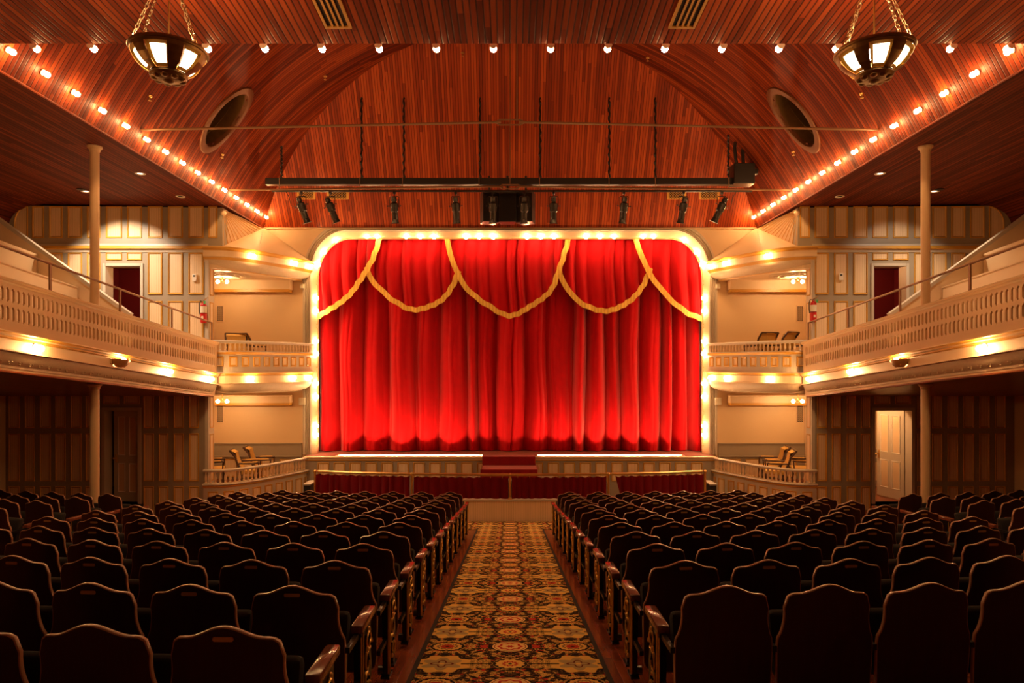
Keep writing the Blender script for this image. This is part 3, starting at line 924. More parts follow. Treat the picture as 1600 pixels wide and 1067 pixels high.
zt = CZ+3.6
mir = lambda L: [(1594-x, y) for x, y in L][::-1]
S1 = [(484, 502), (496, 497.5), (530, 477), (552, 458), (565, 440), (577, 421), (588, 397), (598, 366)]
S2 = [(575, 418), (580, 432), (592, 449), (619, 472), (650, 484.5), (687, 472), (707, 449), (717, 424)]
S3 = [(697, 366), (705, 398), (716, 427), (734, 456), (764.5, 479), (797, 494), (829, 479), (859, 456), (873, 422), (881, 398), (890, 366)]
swag(S2, YV+.04, zt, '', val)
swag([(872, 414), (876, 432), (890, 457), (908, 475), (945, 486.5), (978, 474), (1000, 452), (1015, 420)], YV+.04, zt, '', val)
swag(S1, YV-.02, zt, '', val)
swag([(988, 366), (998, 395), (1013, 428), (1028, 450), (1046, 470), (1070, 489), (1097, 500), (1110, 504)], YV-.02, zt, '', val)
swag(S3, YV-.02, zt, '', val)

# ---------------- theatre boxes
BPTS = [(7.12, 15.86), (6.85, 15.88), (6.6, 15.94), (6.41, 16.1), (6.14, 16.45), (5.91, 16.84), (5.66, 17.36), (5.47, 17.76), (5.34, 18.12), (5.31, 18.30)]
def catm(pts, k=8):
    out = []
    for i in range(len(pts)-1):
        p0, p1, p2, p3 = [Vector(q) for q in (pts[max(i-1, 0)], pts[i], pts[i+1], pts[min(i+2, len(pts)-1)])]
        for q in range(k):
            t = q/k; out.append(.5*((2*p1)+(p2-p0)*t+(2*p0-5*p1+4*p2-p3)*t*t+(3*p1-p0-3*p2+p3)*t**3))
    out.append(Vector(pts[-1])); return out
BC = catm(BPTS, 6)
bcum = [0]
for i in range(1, len(BC)): bcum.append(bcum[-1]+(BC[i]-BC[i-1]).length)
BL = bcum[-1]
def bpt(sx):
    i = 0
    while i < len(BC)-2 and bcum[i+1] < sx: i += 1
    f = (sx-bcum[i])/(bcum[i+1]-bcum[i]); p = BC[i].lerp(BC[i+1], f); t = (BC[i+1]-BC[i]).normalized()
    n_ = Vector((-t.y, t.x));
    if n_.dot(Vector((0, 8))-p) < 0: n_ = -n_
    return p, n_
def bpath(s, z, a=0, b_=None, n=40):
    b_ = BL if b_ is None else b_
    r = []
    for k in range(n+1):
        p, _ = bpt(a+(b_-a)*k/n); r.append((s*p.x, p.y, z))
    return r
def cpanel(s, a, b_, z0, z1, off=0, bd=.035):
    """panel following the curved box front"""
    mb = MB(); n = 4
    def ring(t, o):
        L = []
        za, zb = z0+t, z1-t; aa, bb = a+t, b_-t
        for k in range(n+1): p, nn = bpt(aa+(bb-aa)*k/n); q = p+nn*(off+o); L.append((s*q.x, q.y, za))
        for k in range(n+1): p, nn = bpt(bb-(bb-aa)*k/n); q = p+nn*(off+o); L.append((s*q.x, q.y, zb))
        return L
    rs = [ring(0, 0), ring(bd*.2, .018), ring(bd*.5, .018), ring(bd, .002)]
    m_ = len(rs[0]); vs = [p for r in rs for p in r]
    mb.add(vs, [(i*m_+k, i*m_+(k+1) % m_, (i+1)*m_+(k+1) % m_, (i+1)*m_+k) for i in range(3) for k in range(m_)], 1)
    r = rs[3]; nn = n+1
    mb.add(r, [(k, k+1, m_-2-k, m_-1-k) for k in range(n)], 0)
    return mb
BALU = [(.010, 0), (.022, .004), (.022, .02), (.013, .03), (.024, .07), (.022, .10), (.011, .16), (.014, .175), (.020, .18), (.020, .195)]
def baluster_mesh(h):
    k = h/.195; return MB().lathe([(r*1.3, z*k) for r, z in BALU], n=8)
def balustrade(s, root, ztop, h, z_rail=.06, n=29):
    proto = None
    for k in range(n):
        p, _ = bpt(.05+(BL-.22)*k/(n-1))
        if proto is None:
            m_ = baluster_mesh(h); o = m_.build('baluster', M_CREAM, None, smooth=True); proto = o
        else: o = proto.copy(); COL.objects.link(o)
        o.parent = root; o.location = Vector((s*p.x, p.y, ztop-z_rail-h))-Vector(root['_o'])
for s in (-1, 1):
    side = LR[s]
    # ------- lower box
    zt_ = CZ-2.43
    root = thing('theatre_box', 'lower %s theatre box with curved balustrade and panelled front beside the stage' % side, 'theatre box', (s*6.4, 16.6, .2), 'curved theatre boxes beside the stage')
    mb = MB(); mb.sweep(bpath(s, zt_), [(-.05, -.06), (-.06, -.02), (-.04, 0), (.04, 0), (.06, -.02), (.05, -.06)], closed=True); mb.build('top_rail', M_PUTTY, root, smooth=True)
    balustrade(s, root, zt_, .265)
    mb = MB(); mb.sweep(bpath(s, zt_-.325), [(-.06, 0), (.07, 0), (.09, -.025), (.07, -.05), (.04, -.055), (.04, -.09), (.015, -.10), (.015, -1.5), (-.06, -1.5)], closed=True); mb.build('panelled_front', M_PUTTY, root)
    mb = MB(); mb.sweep(bpath(s, zt_-.325), [(.041, -.056), (.055, -.06), (.05, -.085), (.017, -.1)]); mb.build('gold_moulding', M_GOLD, root)
    npan = 9
    for k in range(npan):
        a = .10+k*(BL-.15)/npan
        cpanel(s, a, a+(BL-.15)/npan-.115, CZ-3.62, CZ-2.94, .017).build('front_panel', [M_BEAD, M_GOLD], root)
    # ------- upper box
    zt_ = CZ+.575
    root = thing('theatre_box', 'upper %s theatre box with short balustrade and square gold framed panels' % side, 'theatre box', (s*6.4, 16.6, CZ-.2), 'curved theatre boxes beside the stage')
    mb = MB(); mb.sweep(bpath(s, zt_), [(-.05, -.07), (-.06, -.02), (-.04, 0), (.04, 0), (.065, -.02), (.05, -.07)], closed=True); mb.build('top_rail', M_PUTTY, root, smooth=True)
    balustrade(s, root, zt_, .175, .07)
    mb = MB(); mb.sweep(bpath(s, zt_-.245), [(-.06, 0), (.06, 0), (.07, -.02), (.03, -.045), (.015, -.08), (.015, -.50), (-.06, -.5)], closed=True); mb.build('panelled_front', M_PUTTY, root)
    mb = MB(); mb.sweep(bpath(s, zt_-.245), [(.071, -.022), (.06, -.05), (.03, -.07), (.018, -.085)]); mb.build('gold_moulding', M_GOLD, root)
    for k in range(10):
        a = .26+k*(BL-.28)/10
        cpanel(s, a, a+(BL-.28)/10-.105, CZ-.045, CZ+.20, .017, .045).build('front_panel', [M_BEAD, M_GOLD], root)
    # light band and plaster cove below
    mb = MB(); mb.sweep(bpath(s, CZ-.17), [(.015, 0), (.07, -.01), (.08, -.03), (.05, -.045), (.045, -.075), (.02, -.085)]); mb.m = [0 if (i % 5) in (0, 1) else 1 for i in range(len(mb.f))]
    mb.build('gold_cornice', [M_CREAM, M_GOLD], root)
    mb = MB(); mb.sweep(bpath(s, CZ-.255), [(.02, 0), (.035, -.01), (.035, -.16), (.06, -.17), (.06, -.185), (0, -.20)]); mb.build('light_band', M_CREAM, root)
    mb = MB(); mb.sweep(bpath(s, CZ-.455), [(.0, 0), (-.01, -.04), (-.05, -.11), (-.13, -.17), (-.22, -.19), (-.24, -.20), (-.24, -.23), (-.32, -.235)]); mb.build('plaster_cove', M_COVE, root, smooth=True)
    mb = MB()
    poly = [(x, y, CZ-.66) for x, y, _ in bpath(s, 0, 0, BL, 24)]+[(s*7.92, 18.29, CZ-.66), (s*7.92, 16.18, CZ-.66), (s*7.12, 16.18, CZ-.66)]
    mb.prism([(p[0]+s*.28 if i < 25 else p[0], max(p[1]+(.02 if i < 22 else 0), 15.94), p[2]) for i, p in enumerate(poly)], (0, 0, .5)); mb.build('box_floor', M_CREAM, root)
    # ------- canopy over the upper box
    root = thing('box_canopy', 'curved cream and gold canopy cornice above the upper %s theatre box' % side, 'cornice', (s*6.4, 16.6, CZ+2.5), 'canopies over the upper boxes')
    mb = MB(); mb.sweep(bpath(s, CZ+2.76), [(-.05, 0), (.05, 0), (.10, -.015), (.09, -.05), (.04, -.07), (.03, -.10)]); mb.m = [0 if (i % 5) in (0, 1) else 1 for i in range(len(mb.f))]
    mb.build('gold_cornice', [M_CREAM, M_GOLD], root)
    mb = MB(); mb.sweep(bpath(s, CZ+2.66), [(.03, 0), (.035, -.13), (.0, -.16)]); mb.build('light_band', M_CREAM, root)
    mb = MB(); mb.sweep(bpath(s, CZ+2.51), [(.02, 0), (.0, -.03), (-.02, -.06)]); mb.build('gold_bead', M_GOLD, root)
    mb = MB(); mb.sweep(bpath(s, CZ+2.45), [(-.02, 0), (-.03, -.04), (-.07, -.10), (-.16, -.15), (-.24, -.165), (-.25, -.20)]); mb.build('plaster_cove', M_COVE, root, smooth=True)
    mb = MB(); mb.sweep(bpath(s, CZ+2.255), [(-.24, 0), (-.26, -.02), (-.31, -.01)]); mb.build('gold_lip', M_GOLD, root)
    mb = MB()
    mb.prism([(p[0]+s*.28 if i < 25 else p[0], max(p[1]+(.02 if i < 22 else 0), 15.94), CZ+2.25) for i, p in enumerate(poly)], (0, 0, .5)); mb.build('box_ceiling', M_CREAM, root)
    # ceiling medallion
    mb = MB()
    cxm, cym = s*7.15, 17.15
    for (r, h) in ((.62, .02), (.5, .035), (.3, .05)): mb.lathe([(r, .0), (r*.96, -h), (r*.7, -h*.6), (.02, -h)], (cxm, cym, CZ+2.25), n=32)
    for k in range(12):
        a = 2*pi*k/12; mb.lathe(uvs(.06, k=5, sz=.5), (cxm+.42*cos(a), cym+.42*sin(a), CZ+2.23), n=8)
    tag(mb.build('ceiling_rose', M_COVE, None, smooth=True), 'moulded plaster rose on the ceiling of the upper %s theatre box' % side, 'ceiling rose', 'plaster ceiling roses')
    # outer wall and floor of the boxes
    mb = MB(); mb.box(s*7.93, s*7.97, 16.18, 18.3, -.8, CZ+2.9)
    struct('wall_box_'+side, mb, M_WALL)
    mb = MB(); mb.prism([(p[0], p[1], CZ-3.05) for p in poly], (0, 0, -.1))
    struct('floor_box_'+side, mb, M_SOFFIT)
    # wainscot on the back wall of the lower box + small cornices
    mb = MB()
    z0, z1 = ZZ(712, 18.25), ZZ(694, 18.25)
    mb.box(s*5.57, s*7.92, 18.26, 18.3, z0, z1); mb.box(s*5.57, s*7.92, 18.23, 18.3, z1, z1+.03); mb.box(s*5.57, s*7.92, 18.22, 18.3, z0-.035, z0); mb.box(s*5.57, s*7.92, 18.265, 18.3, CZ-3.05, z0-.03)
    wn = struct('trim_wainscot_'+side, mb, M_STILE)
    for k in range(4):
        a = 5.8+k*.5
        pb = MB(); panel(pb, s*a, s*(a+.36), CZ-3.0, z0-.09, 18.262, b=.03); pb.build('wall_panel', [M_BEAD, M_GOLD], wn)
    for (za, zb, lab) in ((ZZ(457, 18.2), ZZ(437, 18.2), 'upper'), (ZZ(633, 18.2), ZZ(617, 18.2), 'lower')):
        mb = MB(); mb.box(s*5.82, s*7.92, 18.02, 18.3, za+.07, zb); mb.sweep([(s*5.76, 18.02, zb), (s*7.92, 18.02, zb)], [(0, -.03), (.05, -.02), (.06, 0), (0, .0)])
        o = struct('trim_beam_%s_%s' % (lab, side), mb, M_CREAM)
        mb = MB(); mb.box(s*5.84, s*7.92, 18.03, 18.3, za, za+.068); mb.build('gold_moulding', M_GOLD, o)
    # vents, speakers
    for (y0, y1, lab) in ((478, 502, 'upper'), (634, 660, 'lower')):
        g = thing('wall_grille', 'small pierced metal grille on the buff wall of the %s %s box' % (lab, side), 'air vent', (XX(797+s*453, 18.28), 18.28, ZZ(y1, 18.28)), 'wall grilles in the theatre boxes')
        xa, xb = sorted((XX(797+s*448.5, 18.28), XX(797+s*458, 18.28))); za, zb = ZZ(y1, 18.28), ZZ(y0, 18.28)
        mb = MB(); mb.box(xa, xb, 18.285, 18.3, za, zb); mb.build('backing', M_DARK, g)
        mb = MB()
        nx_, nz_ = 3, 8
        for i in range(nx_):
            for j in range(nz_):
                cx_ = xa+(xb-xa)*(i+.5)/nx_; cz_ = za+(zb-za)*(j+.5)/nz_
                mb.tube([(cx_+.024*cos(a), 18.28, cz_+.024*sin(a)) for a in [2*pi*k/8 for k in range(9)]], .0055, 4, caps=False)
        for (a, b_, c_, d_) in ((xa-.02, xa, za-.02, zb+.02), (xb, xb+.02, za-.02, zb+.02), (xa, xb, za-.02, za), (xa, xb, zb, zb+.02)): mb.box(a, b_, 18.275, 18.3, c_, d_)
        mb.build('lattice', M_CREAM, g)
    for (py, hh, lab) in ((447, .12, 'upper'), (627, .19, 'lower')):
        g = thing('wall_speaker', 'small white square speaker on the wall of the %s %s box' % (lab, side), 'speaker', (XX(797+s*326, 18.2), 18.25, ZZ(py, 18.2)), 'small white wall speakers')
        xc, zc = XX(797+s*325.5, 18.2), ZZ(py, 18.2)
        mb = MB(); mb.bbox(xc-hh*.45, xc+hh*.45, 18.2, 18.3, zc-hh/2, zc+hh/2, .008); mb.build('cabinet', M_WHITE, g)
        mb = MB(); mb.bbox(xc-hh*.36, xc+hh*.36, 18.193, 18.2, zc-hh*.4, zc+hh*.4, .003); mb.build('speaker_grille', M_PAPER, g)
    # chandeliers in the boxes
    for (zc, zcl, lab) in ((ZZ(440, 17.2), CZ+2.22, 'upper'), (ZZ(627, 17.2), CZ-.68, 'lower')):
        xc = s*7.25
        g = thing('box_chandelier', 'small two bulb brass ceiling light in the %s %s theatre box' % (lab, side), 'ceiling light', (xc, 17.2, zcl), 'brass ceiling lights in the boxes')
        mb = MB(); mb.lathe([(.07, 0), (.06, -.02), (.015, -.03), (.012, (zc-zcl)*.8), (.03, (zc-zcl)*.9), (.005, (zc-zcl)*1.05)], (xc, 17.2, zcl), n=12)
        for q in (-1, 1): mb.tube([(xc, 17.2, zc+.02), (xc+q*.06, 17.2, zc-.01), (xc+q*.115, 17.2, zc+.03), (xc+q*.115, 17.2, zc+.06)], .008, 6)
        mb.build('stem', M_BRASS, g, smooth=True)
        for q in (-1, 1):
            mb = MB(); mb.lathe(uvs(.045), (xc+q*.115, 17.2, zc), n=12); mb.build('bulb', B_CHAND, g, smooth=True)
    # spandrel surfaces between canopy and vault
    A = Vector((s*6.72, 15.9, CZ+3.64)); Bq = Vector((s*6.72, 15.9, CZ+2.76)); Cq = Vector((s*6.58, 18.25, CZ+3.66))
    mb = MB(); mb.add([A, Bq, Cq], [(0, 1, 2)])
    crv = [Vector((x, y, z)) for x, y, z in bpath(s, CZ+2.76, .35, BL, 30)]
    vs = [Cq]+[Bq]+crv
    mb.add(vs, [(0, i, i+1) for i in range(1, len(vs)-1)])
    sp = struct('wall_spandrel_'+side, mb, M_CREAM)
    mb = MB()
    for k in range(12):
        t = (k+.6)/12.6
        q = Bq.lerp(Cq, t); a_ = A.lerp(q, .06)
        mb.tube([a_+Vector((-s*.012, -.012, 0)), q+Vector((-s*.012, -.012, 0))], .008, 5)
    mb.build('fan_reeds', M_GOLD, sp)
    mb = MB(); mb.lathe(uvs(.07), A+Vector((-s*.03, .02, -.10)), n=12); mb.build('fan_boss', M_CREAM, sp, smooth=True)
    mb = MB()
    for k in range(14):
        t = .08+.5*k/14
        a_ = Cq.lerp(Bq, t*1.2); b_ = Cq.lerp(crv[10], t*1.25)
        mb.tube([a_+Vector((-s*.004, -.006, 0)), b_+Vector((-s*.004, -.006, 0))], .0035, 4)
    mb.build('fine_reeds', M_PUTTY, sp)

# bulbs of boxes and canopies
BB = Bulbs(B_BOX, 'bulbs along the theatre box bands', .045)
def box_bulb(s, px, py, z, lab):
    # find arclength whose projection hits px on the left side
    best = min([BL*k/300 for k in range(301)], key=lambda a: abs((CX-bpt(a)[0].x*F/bpt(a)[0].y)-px))
    p, n_ = bpt(best); q = p+n_*.10
    BB.put((s*q.x, q.y, z), (-s*n_.x*1.0 if s > 0 else n_.x, -n_.y, .35) if False else Vector((-(s*n_.x), -n_.y, .3)), lab)
for s in (-1, 1):
    for k, px in enumerate((393, 458, 481)):
        box_bulb(s, px, 0, CZ+2.60, 'lit bulb on the canopy band over the upper %s box, %s from the panelled wall' % (LR[s], ORD[k+1]))
    for k, px in enumerate((390, 455.5, 480)):
        box_bulb(s, px, 0, CZ-.335, 'lit bulb on the band below the upper %s box, %s from the panelled wall' % (LR[s], ORD[k+1]))

# ---------------- side balconies
XB = 6.75
def trail(y): return CZ+.533+.0985*(15.6-y)
for s in (-1, 1):
    side = LR[s]
    root = thing('balcony', 'pierced cream balcony front with ornate cornice along the %s side of the hall' % side, 'balcony', (s*XB, 9, CZ-.6), 'pierced side balcony fronts')
    path = [(s*XB, y, trail(y)) for y in (2.0, 5.0, 8.0, 10.0, 12.0, 14.0, 15.72)]
    def prof_sweep(name, prof, mats, smooth=False, midx=None, closed=False):
        mb = MB(); mb.sweep(path, prof, ref=(0, 9), closed=closed)
        if midx: k = len(prof)-1; mb.m = [midx[i % k] for i in range(len(mb.f))]
        return mb.build(name, mats, root, smooth=smooth)
    prof_sweep('cap_rail', [(-.10, -.02), (-.09, 0), (.04, 0), (.06, -.012), (.055, -.035), (.035, -.04), (.03, -.06), (.012, -.07), (0, -.075), (-.10, -.075)], M_RAILP, closed=True)
    # pierced panel
    mb = MB(); pitch = .10; y0 = 8.02
    nc = int((15.66-y0)/pitch)
    zs = [-.075, -.115, -.125, -.315, -.325, -.365, -.375, -.565, -.575, -.705]
    def pt(y, dz, o): return (s*(XB-o), y, trail(y)+dz)
    for face, o in ((0, 0.0), (1, -.03)):
        mb.add([pt(2.0, -.075, o), pt(y0, -.075, o), pt(y0, -.705, o), pt(2.0, -.705, o)], [(0, 1, 2, 3)])
        ye = y0+nc*pitch
        mb.add([pt(ye, -.075, o), pt(15.72, -.075, o), pt(15.72, -.705, o), pt(ye, -.705, o)], [(0, 1, 2, 3)])
        for i in range(nc):
            a, b_ = y0+i*pitch, y0+(i+1)*pitch; c_ = (a+b_)/2
            for (zt0, zb0) in ((-.075, -.11), (-.33, -.36), (-.585, -.705)):
                mb.add([pt(a, zt0, o), pt(b_, zt0, o), pt(b_, zb0, o), pt(a, zb0, o)], [(0, 1, 2, 3)])
            for (zt0, zb0) in ((-.11, -.33), (-.36, -.585)):
                h1, h0 = zt0-.01, zb0+.01; w_ = .031; e = .034
                R0, R1, R2, R3 = pt(a, zb0, o), pt(b_, zb0, o), pt(b_, zt0, o), pt(a, zt0, o)
                mB, mT = pt(c_, zb0, o), pt(c_, zt0, o)
                H = [pt(c_, h0, o), pt(c_+w_, h0+e, o), pt(c_+w_, h1-e, o), pt(c_, h1, o), pt(c_-w_, h1-e, o), pt(c_-w_, h0+e, o)]
                mb.add([R0, R1, R2, R3, mB, mT]+H, [(0, 4, 6, 11), (4, 1, 7, 6), (1, 2, 8, 7), (2, 5, 9, 8), (5, 3, 10, 9), (3, 0, 11, 10)])
                if face == 0:
                    Hi = [(x+s*.03, y, z) for x, y, z in H]
                    mb.add(H+Hi, [(k, (k+1) % 6, 6+(k+1) % 6, 6+k) for k in range(6)])
    mb.build('pierced_panel', M_RAILP, root, recalc=False)
    prof_sweep('gold_cornice', [(-.02, -.70), (.03, -.705), (.07, -.715), (.085, -.73), (.06, -.745), (.055, -.765), (.03, -.78), (.03, -.80), (.0, -.81)], [M_RAILP, M_GOLD], midx=[0, 0, 0, 1, 1, 0, 1, 1])
    prof_sweep('light_band', [(0, -.81), (.01, -.82), (.01, -.955), (.05, -.965), (.05, -.98), (-.02, -.99)], M_CREAM)
    prof_sweep('plaster_cove', [(-.0, -.99), (-.01, -1.03), (-.04, -1.09), (-.09, -1.14), (-.11, -1.155), (-.11, -1.19), (-.135, -1.20), (-.14, -1.235), (-.16, -1.24)], M_COVE, smooth=True)
    # scallop ornament on the cove
    mb = MB(); k = 0
    y = 8.0
    while y < 15.5:
        zc = trail(y)-1.115
        mb.tube([(s*(XB+.055+.015*sin(a)), y+.07*cos(a), zc+.04*sin(a)-.0985*.07*cos(a)) for a in [pi*q/6 for q in range(7)]], .009, 5); mb.lathe(uvs(.014, k=4), (s*(XB+.075), y+.1, zc-.03), n=6)
        y += .2
    mb.build('scallop_ornament', M_COVE, root, smooth=True)
    # iron guard rail above
    hr = thing('guard_rail', 'thin brown iron guard rail on posts above the %s balcony front' % side, 'railing', (s*(XB+.02), 12, trail(12)), 'iron guard rails on the balconies')
    mb = MB(); mb.tube([(s*(XB+.02), y, trail(y)+.41) for y in (2, 8, 15.5)], .020, 8); mb.build('top_rail', M_ROD, hr, smooth=True)
    for y in (15.5, 13.67, 11.85, 10.05, 8.2, 6.4):
        mb = MB(); mb.box(s*(XB+.01), s*(XB+.03), y-.022, y+.022, trail(y)-.03, trail(y)+.41); mb.build('post', M_ROD, hr)
    # balcony slab: floor above, boarded soffit below
    mb = MB()
    ya, yb = 2.0, 15.89
    sof = lambda y: trail(y)-1.235
    mb.add([(s*6.88, ya, sof(ya)), (s*11.75, ya, sof(ya)), (s*11.75, yb, sof(yb)), (s*6.88, yb, sof(yb))], [(0, 1, 2, 3)], 0)
    mb.add([(s*6.80, ya, sof(ya)+.45), (s*11.75, ya, sof(ya)+.45), (s*11.75, yb, sof(yb)+.45), (s*6.80, yb, sof(yb)+.45)], [(0, 1, 2, 3)], 1)
    mb.add([(s*6.88, ya, sof(ya)), (s*6.88, yb, sof(yb)), (s*6.80, yb, sof(yb)+.45), (s*6.80, ya, sof(ya)+.45)], [(0, 1, 2, 3)], 1)
    struct('ceiling_balcony_'+side, mb, [M_SOFFIT, M_CREAM], recalc=False)
    mb = MB(); mb.tube([(s*6.88, ya, sof(ya)), (s*6.88, yb-.1, sof(yb))], .02, 6); struct('trim_soffit_'+side, mb, M_SOFFIT)
    # raked tiers of the balcony
    for k, (x, h0, h1) in enumerate(((8.55, -.2, 1.12), (9.0, 1.12, 1.62), (9.85, 1.62, 2.30), (10.75, 2.3, 2.85))):
        mb = MB()
        def tz(y, h): return CZ+h+.0985*(14.2-y)
        if k == 0: continue
        xo = {1: 9.85, 2: 10.75, 3: 11.74}[k]; b0 = -.30
        mb.prism([(s*x, 14.2, tz(14.2, b0)), (s*x, 14.2, tz(14.2, h1)), (s*xo, 14.2, tz(14.2, h1)), (s*xo, 14.2, tz(14.2, b0))], (0, -12.2, .0985*12.2))
        mb.add([(s*(x-.02), 2, tz(2, h1)), (s*(x-.02), 14.2, tz(14.2, h1)), (s*(x-.02), 14.2, tz(14.2, h1-.03)), (s*(x-.02), 2, tz(2, h1-.03))], [(0, 1, 2, 3)])
        tag(mb.build('balcony_tier', M_CREAM), 'cream boarded seating tier of the %s balcony, %s step up' % (side, ORD[k]), 'seating tier', 'raked tiers on the balconies')
    # sloping end wall of the tiers with its cap
    yq = 14.24
    a = P(797-797-30 if s < 0 else 1594+30, 326, yq); b_ = P(202 if s < 0 else 1392, 494, yq)
    mb = MB(); mb.prism([(a.x, yq, a.z), (b_.x, yq, b_.z), (b_.x, yq, CZ-.2), (a.x, yq, CZ-.2)], (0, .06, 0))
    t = thing('stair_stringer', 'sloping cream boarded parapet closing the tiers of the %s balcony' % side, 'parapet', (b_.x, yq, CZ-.2), 'sloping balcony parapets')
    mb.build('boarding', M_BEAD, t)
    mb = MB(); d = (b_-a).normalized(); up = Vector((-d.z, 0, d.x)); up = up if up.z > 0 else -up
    q0, q1 = a+up*.07, b_+up*.07
    mb.prism([(a.x, yq-.03, a.z), (b_.x, yq-.03, b_.z), (q1.x, yq-.03, q1.z), (q0.x, yq-.03, q0.z)], (0, .12, 0)); mb.build('cap', M_PUTTY, t)
    mb = MB(); lo = up*(-.30)
    mb.prism([(a.x+lo.x, yq-.012, a.z+lo.z), (b_.x+lo.x, yq-.012, b_.z+lo.z), (b_.x, yq-.012, b_.z), (a.x, yq-.012, a.z)], (0, .012, 0)); mb.build('stringer_board', M_CREAM, t)
    # bulbs on the band
    BA = Bulbs(B_BALC, 'bulbs along the %s balcony band' % side, .048)
    for k, y in enumerate((15.25, 13.4, 9.68, 7.8, 5.9)):
        BA.put((s*(XB-.09), y, trail(y)-.885), (s*1.0, 0, .3), 'lit bulb on the %s balcony band, %s one away from the stage' % (side, ORD[k+1]))
    # bronze wedge sconce
    y = 11.75; z = trail(y)-.88
    sc_ = thing('wall_sconce', 'bronze half bowl sconce with glowing top on the %s balcony band' % side, 'wall lamp', (s*(XB-.02), y, z), 'bronze sconces on the balcony bands')
    mb = MB(); n = 10
    prf = [(.20, .055), (.195, .03), (.15, -.03), (.10, -.07), (.02, -.08)]
    vs = []
    for r, dz in prf:
        for k in range(n+1): a = pi*k/n; vs.append((s*(XB-.02-r*.75*sin(a)), y+r*cos(a)*1.15, z+dz-.0985*r*cos(a)))
    mb.add(vs, [(i*(n+1)+k, i*(n+1)+k+1, (i+1)*(n+1)+k+1, (i+1)*(n+1)+k) for i in range(len(prf)-1) for k in range(n)])
    mb.build('bowl', M_AMBER, sc_, smooth=True)
    mb = MB(); mb.bbox(s*(XB-.0), s*(XB-.03), y-.25, y+.25, z-.02, z+.07, .01); mb.build('back_plate', M_BRONZE, sc_)
    mb = MB(); mb.lathe(uvs(.045), (s*(XB-.10), y, z+.035)); mb.build('bulb', B_CHAND, sc_, smooth=True)
    for k in range(3):
        mb = MB(); a = pi*(.25+.25*k); mb.tube([(s*(XB-.02-.142*sin(a)), y+.22*cos(a), z+.09), (s*(XB-.02-.10*sin(a)), y+.15*cos(a), z-.04)], .008, 5); mb.build('rib', M_GOLD, sc_)
    # columns
    xc, yc = s*7.15, 11.75
    for (z0, z1, lab, nm) in ((floorz(7.15, 11.75), sof(yc)+.0, 'slender cream iron column below the %s balcony among the seats' % side, 0), (sof(yc)+.45, eavez(yc)+.004, 'slender cream iron column rising from the %s balcony to the ceiling' % side, 1)):
        c_ = thing('column', lab, 'column', (xc, yc, z0), 'slender iron columns')
        mb = MB(); mb.lathe([(.072, .0), (.072, z1-z0)], (xc, yc, z0), n=20); mb.build('shaft', M_RAILP, c_, smooth=True)
        mb = MB(); mb.lathe([(.075, -.10), (.085, -.08), (.085, -.06), (.10, -.045), (.115, -.03), (.12, 0)], (xc, yc, z1), n=20); mb.build('capital', M_RAILP, c_, smooth=True)
        mb = MB(); mb.lathe([(.12, 0), (.12, .02), (.085, .05)], (xc, yc, z0), n=20); mb.build('base', M_RAILP, c_, smooth=True)
    # recessed cans in the side ceiling
    for (px, py, lit) in ((219, 268.5, 1), (134, 298.5, 1), (282, 304.5, 0)):
        # intersect with the ceiling height
        d = 12.0
        for _ in range(6): d = (eavez(d)+.04-CZ)*F/(HY-py)
        x = XX(797+s*(797-px), d); z = eavez(d)+.06*(abs(x)-6.6)/4.3
        lab = {219: 'glowing recessed ceiling light nearest the %s row of eave bulbs', 134: 'glowing recessed ceiling light beside the %s upper column', 282: 'dark recessed ceiling light near the %s panelled wall'}[px] % side
        g = thing('recessed_light', lab, 'ceiling light', (x, d, z), 'recessed lights in the side ceilings')
        mb = MB(); mb.lathe([(.055, -.002), (.095, -.012), (.10, -.002), (.10, .0)], (x, d, z), n=20); mb.build('trim_ring', M_WHITE, g, smooth=True)
        mb = MB(); mb.lathe([(.001, 0), (.055, 0)], (x, d, z-.004), n=20); mb.build('lens', (B_CANDIM if lit else M_DARK), g)
        if lit:
            L = bpy.data.lights.new('downlight', 'SPOT'); L.energy = 200; L.color = (1, .72, .46); L.spot_size = radians(110); L.spot_blend = .6; L.shadow_soft_size = .05
            lo_ = bpy.data.objects.new('downlight_lamp', L); COL.objects.link(lo_); lo_.parent = g; lo_.location = (0, 0, -.03)
    # spot for the upper wall: a real aimed downlight further back in the side ceiling
    d = 14.55; x = s*9.15; z = eavez(d)+.03
    g = thing('recessed_light', 'recessed wall washer in the %s side ceiling close to the upper doorway' % side, 'ceiling light', (x, d, z), 'recessed lights in the side ceilings')
    mb = MB(); mb.lathe([(.05, -.002), (.085, -.010), (.09, -.002), (.09, .0)], (x, d, z), n=20); mb.build('trim_ring', M_BLACK, g, smooth=True)
    L = bpy.data.lights.new('washer', 'SPOT'); L.energy = 420 if s < 0 else 60; L.color = (1, .80, .60); L.spot_size = radians(96); L.spot_blend = .5; L.shadow_soft_size = .05
    lo_ = bpy.data.objects.new('washer_lamp', L); COL.objects.link(lo_); lo_.parent = g; lo_.location = (0, 0, -.03)
    tgt = Vector((s*8.9, 15.9, CZ+1.3))-Vector((x, d, z)); lo_.rotation_euler = tgt.to_track_quat('-Z', 'Y').to_euler()

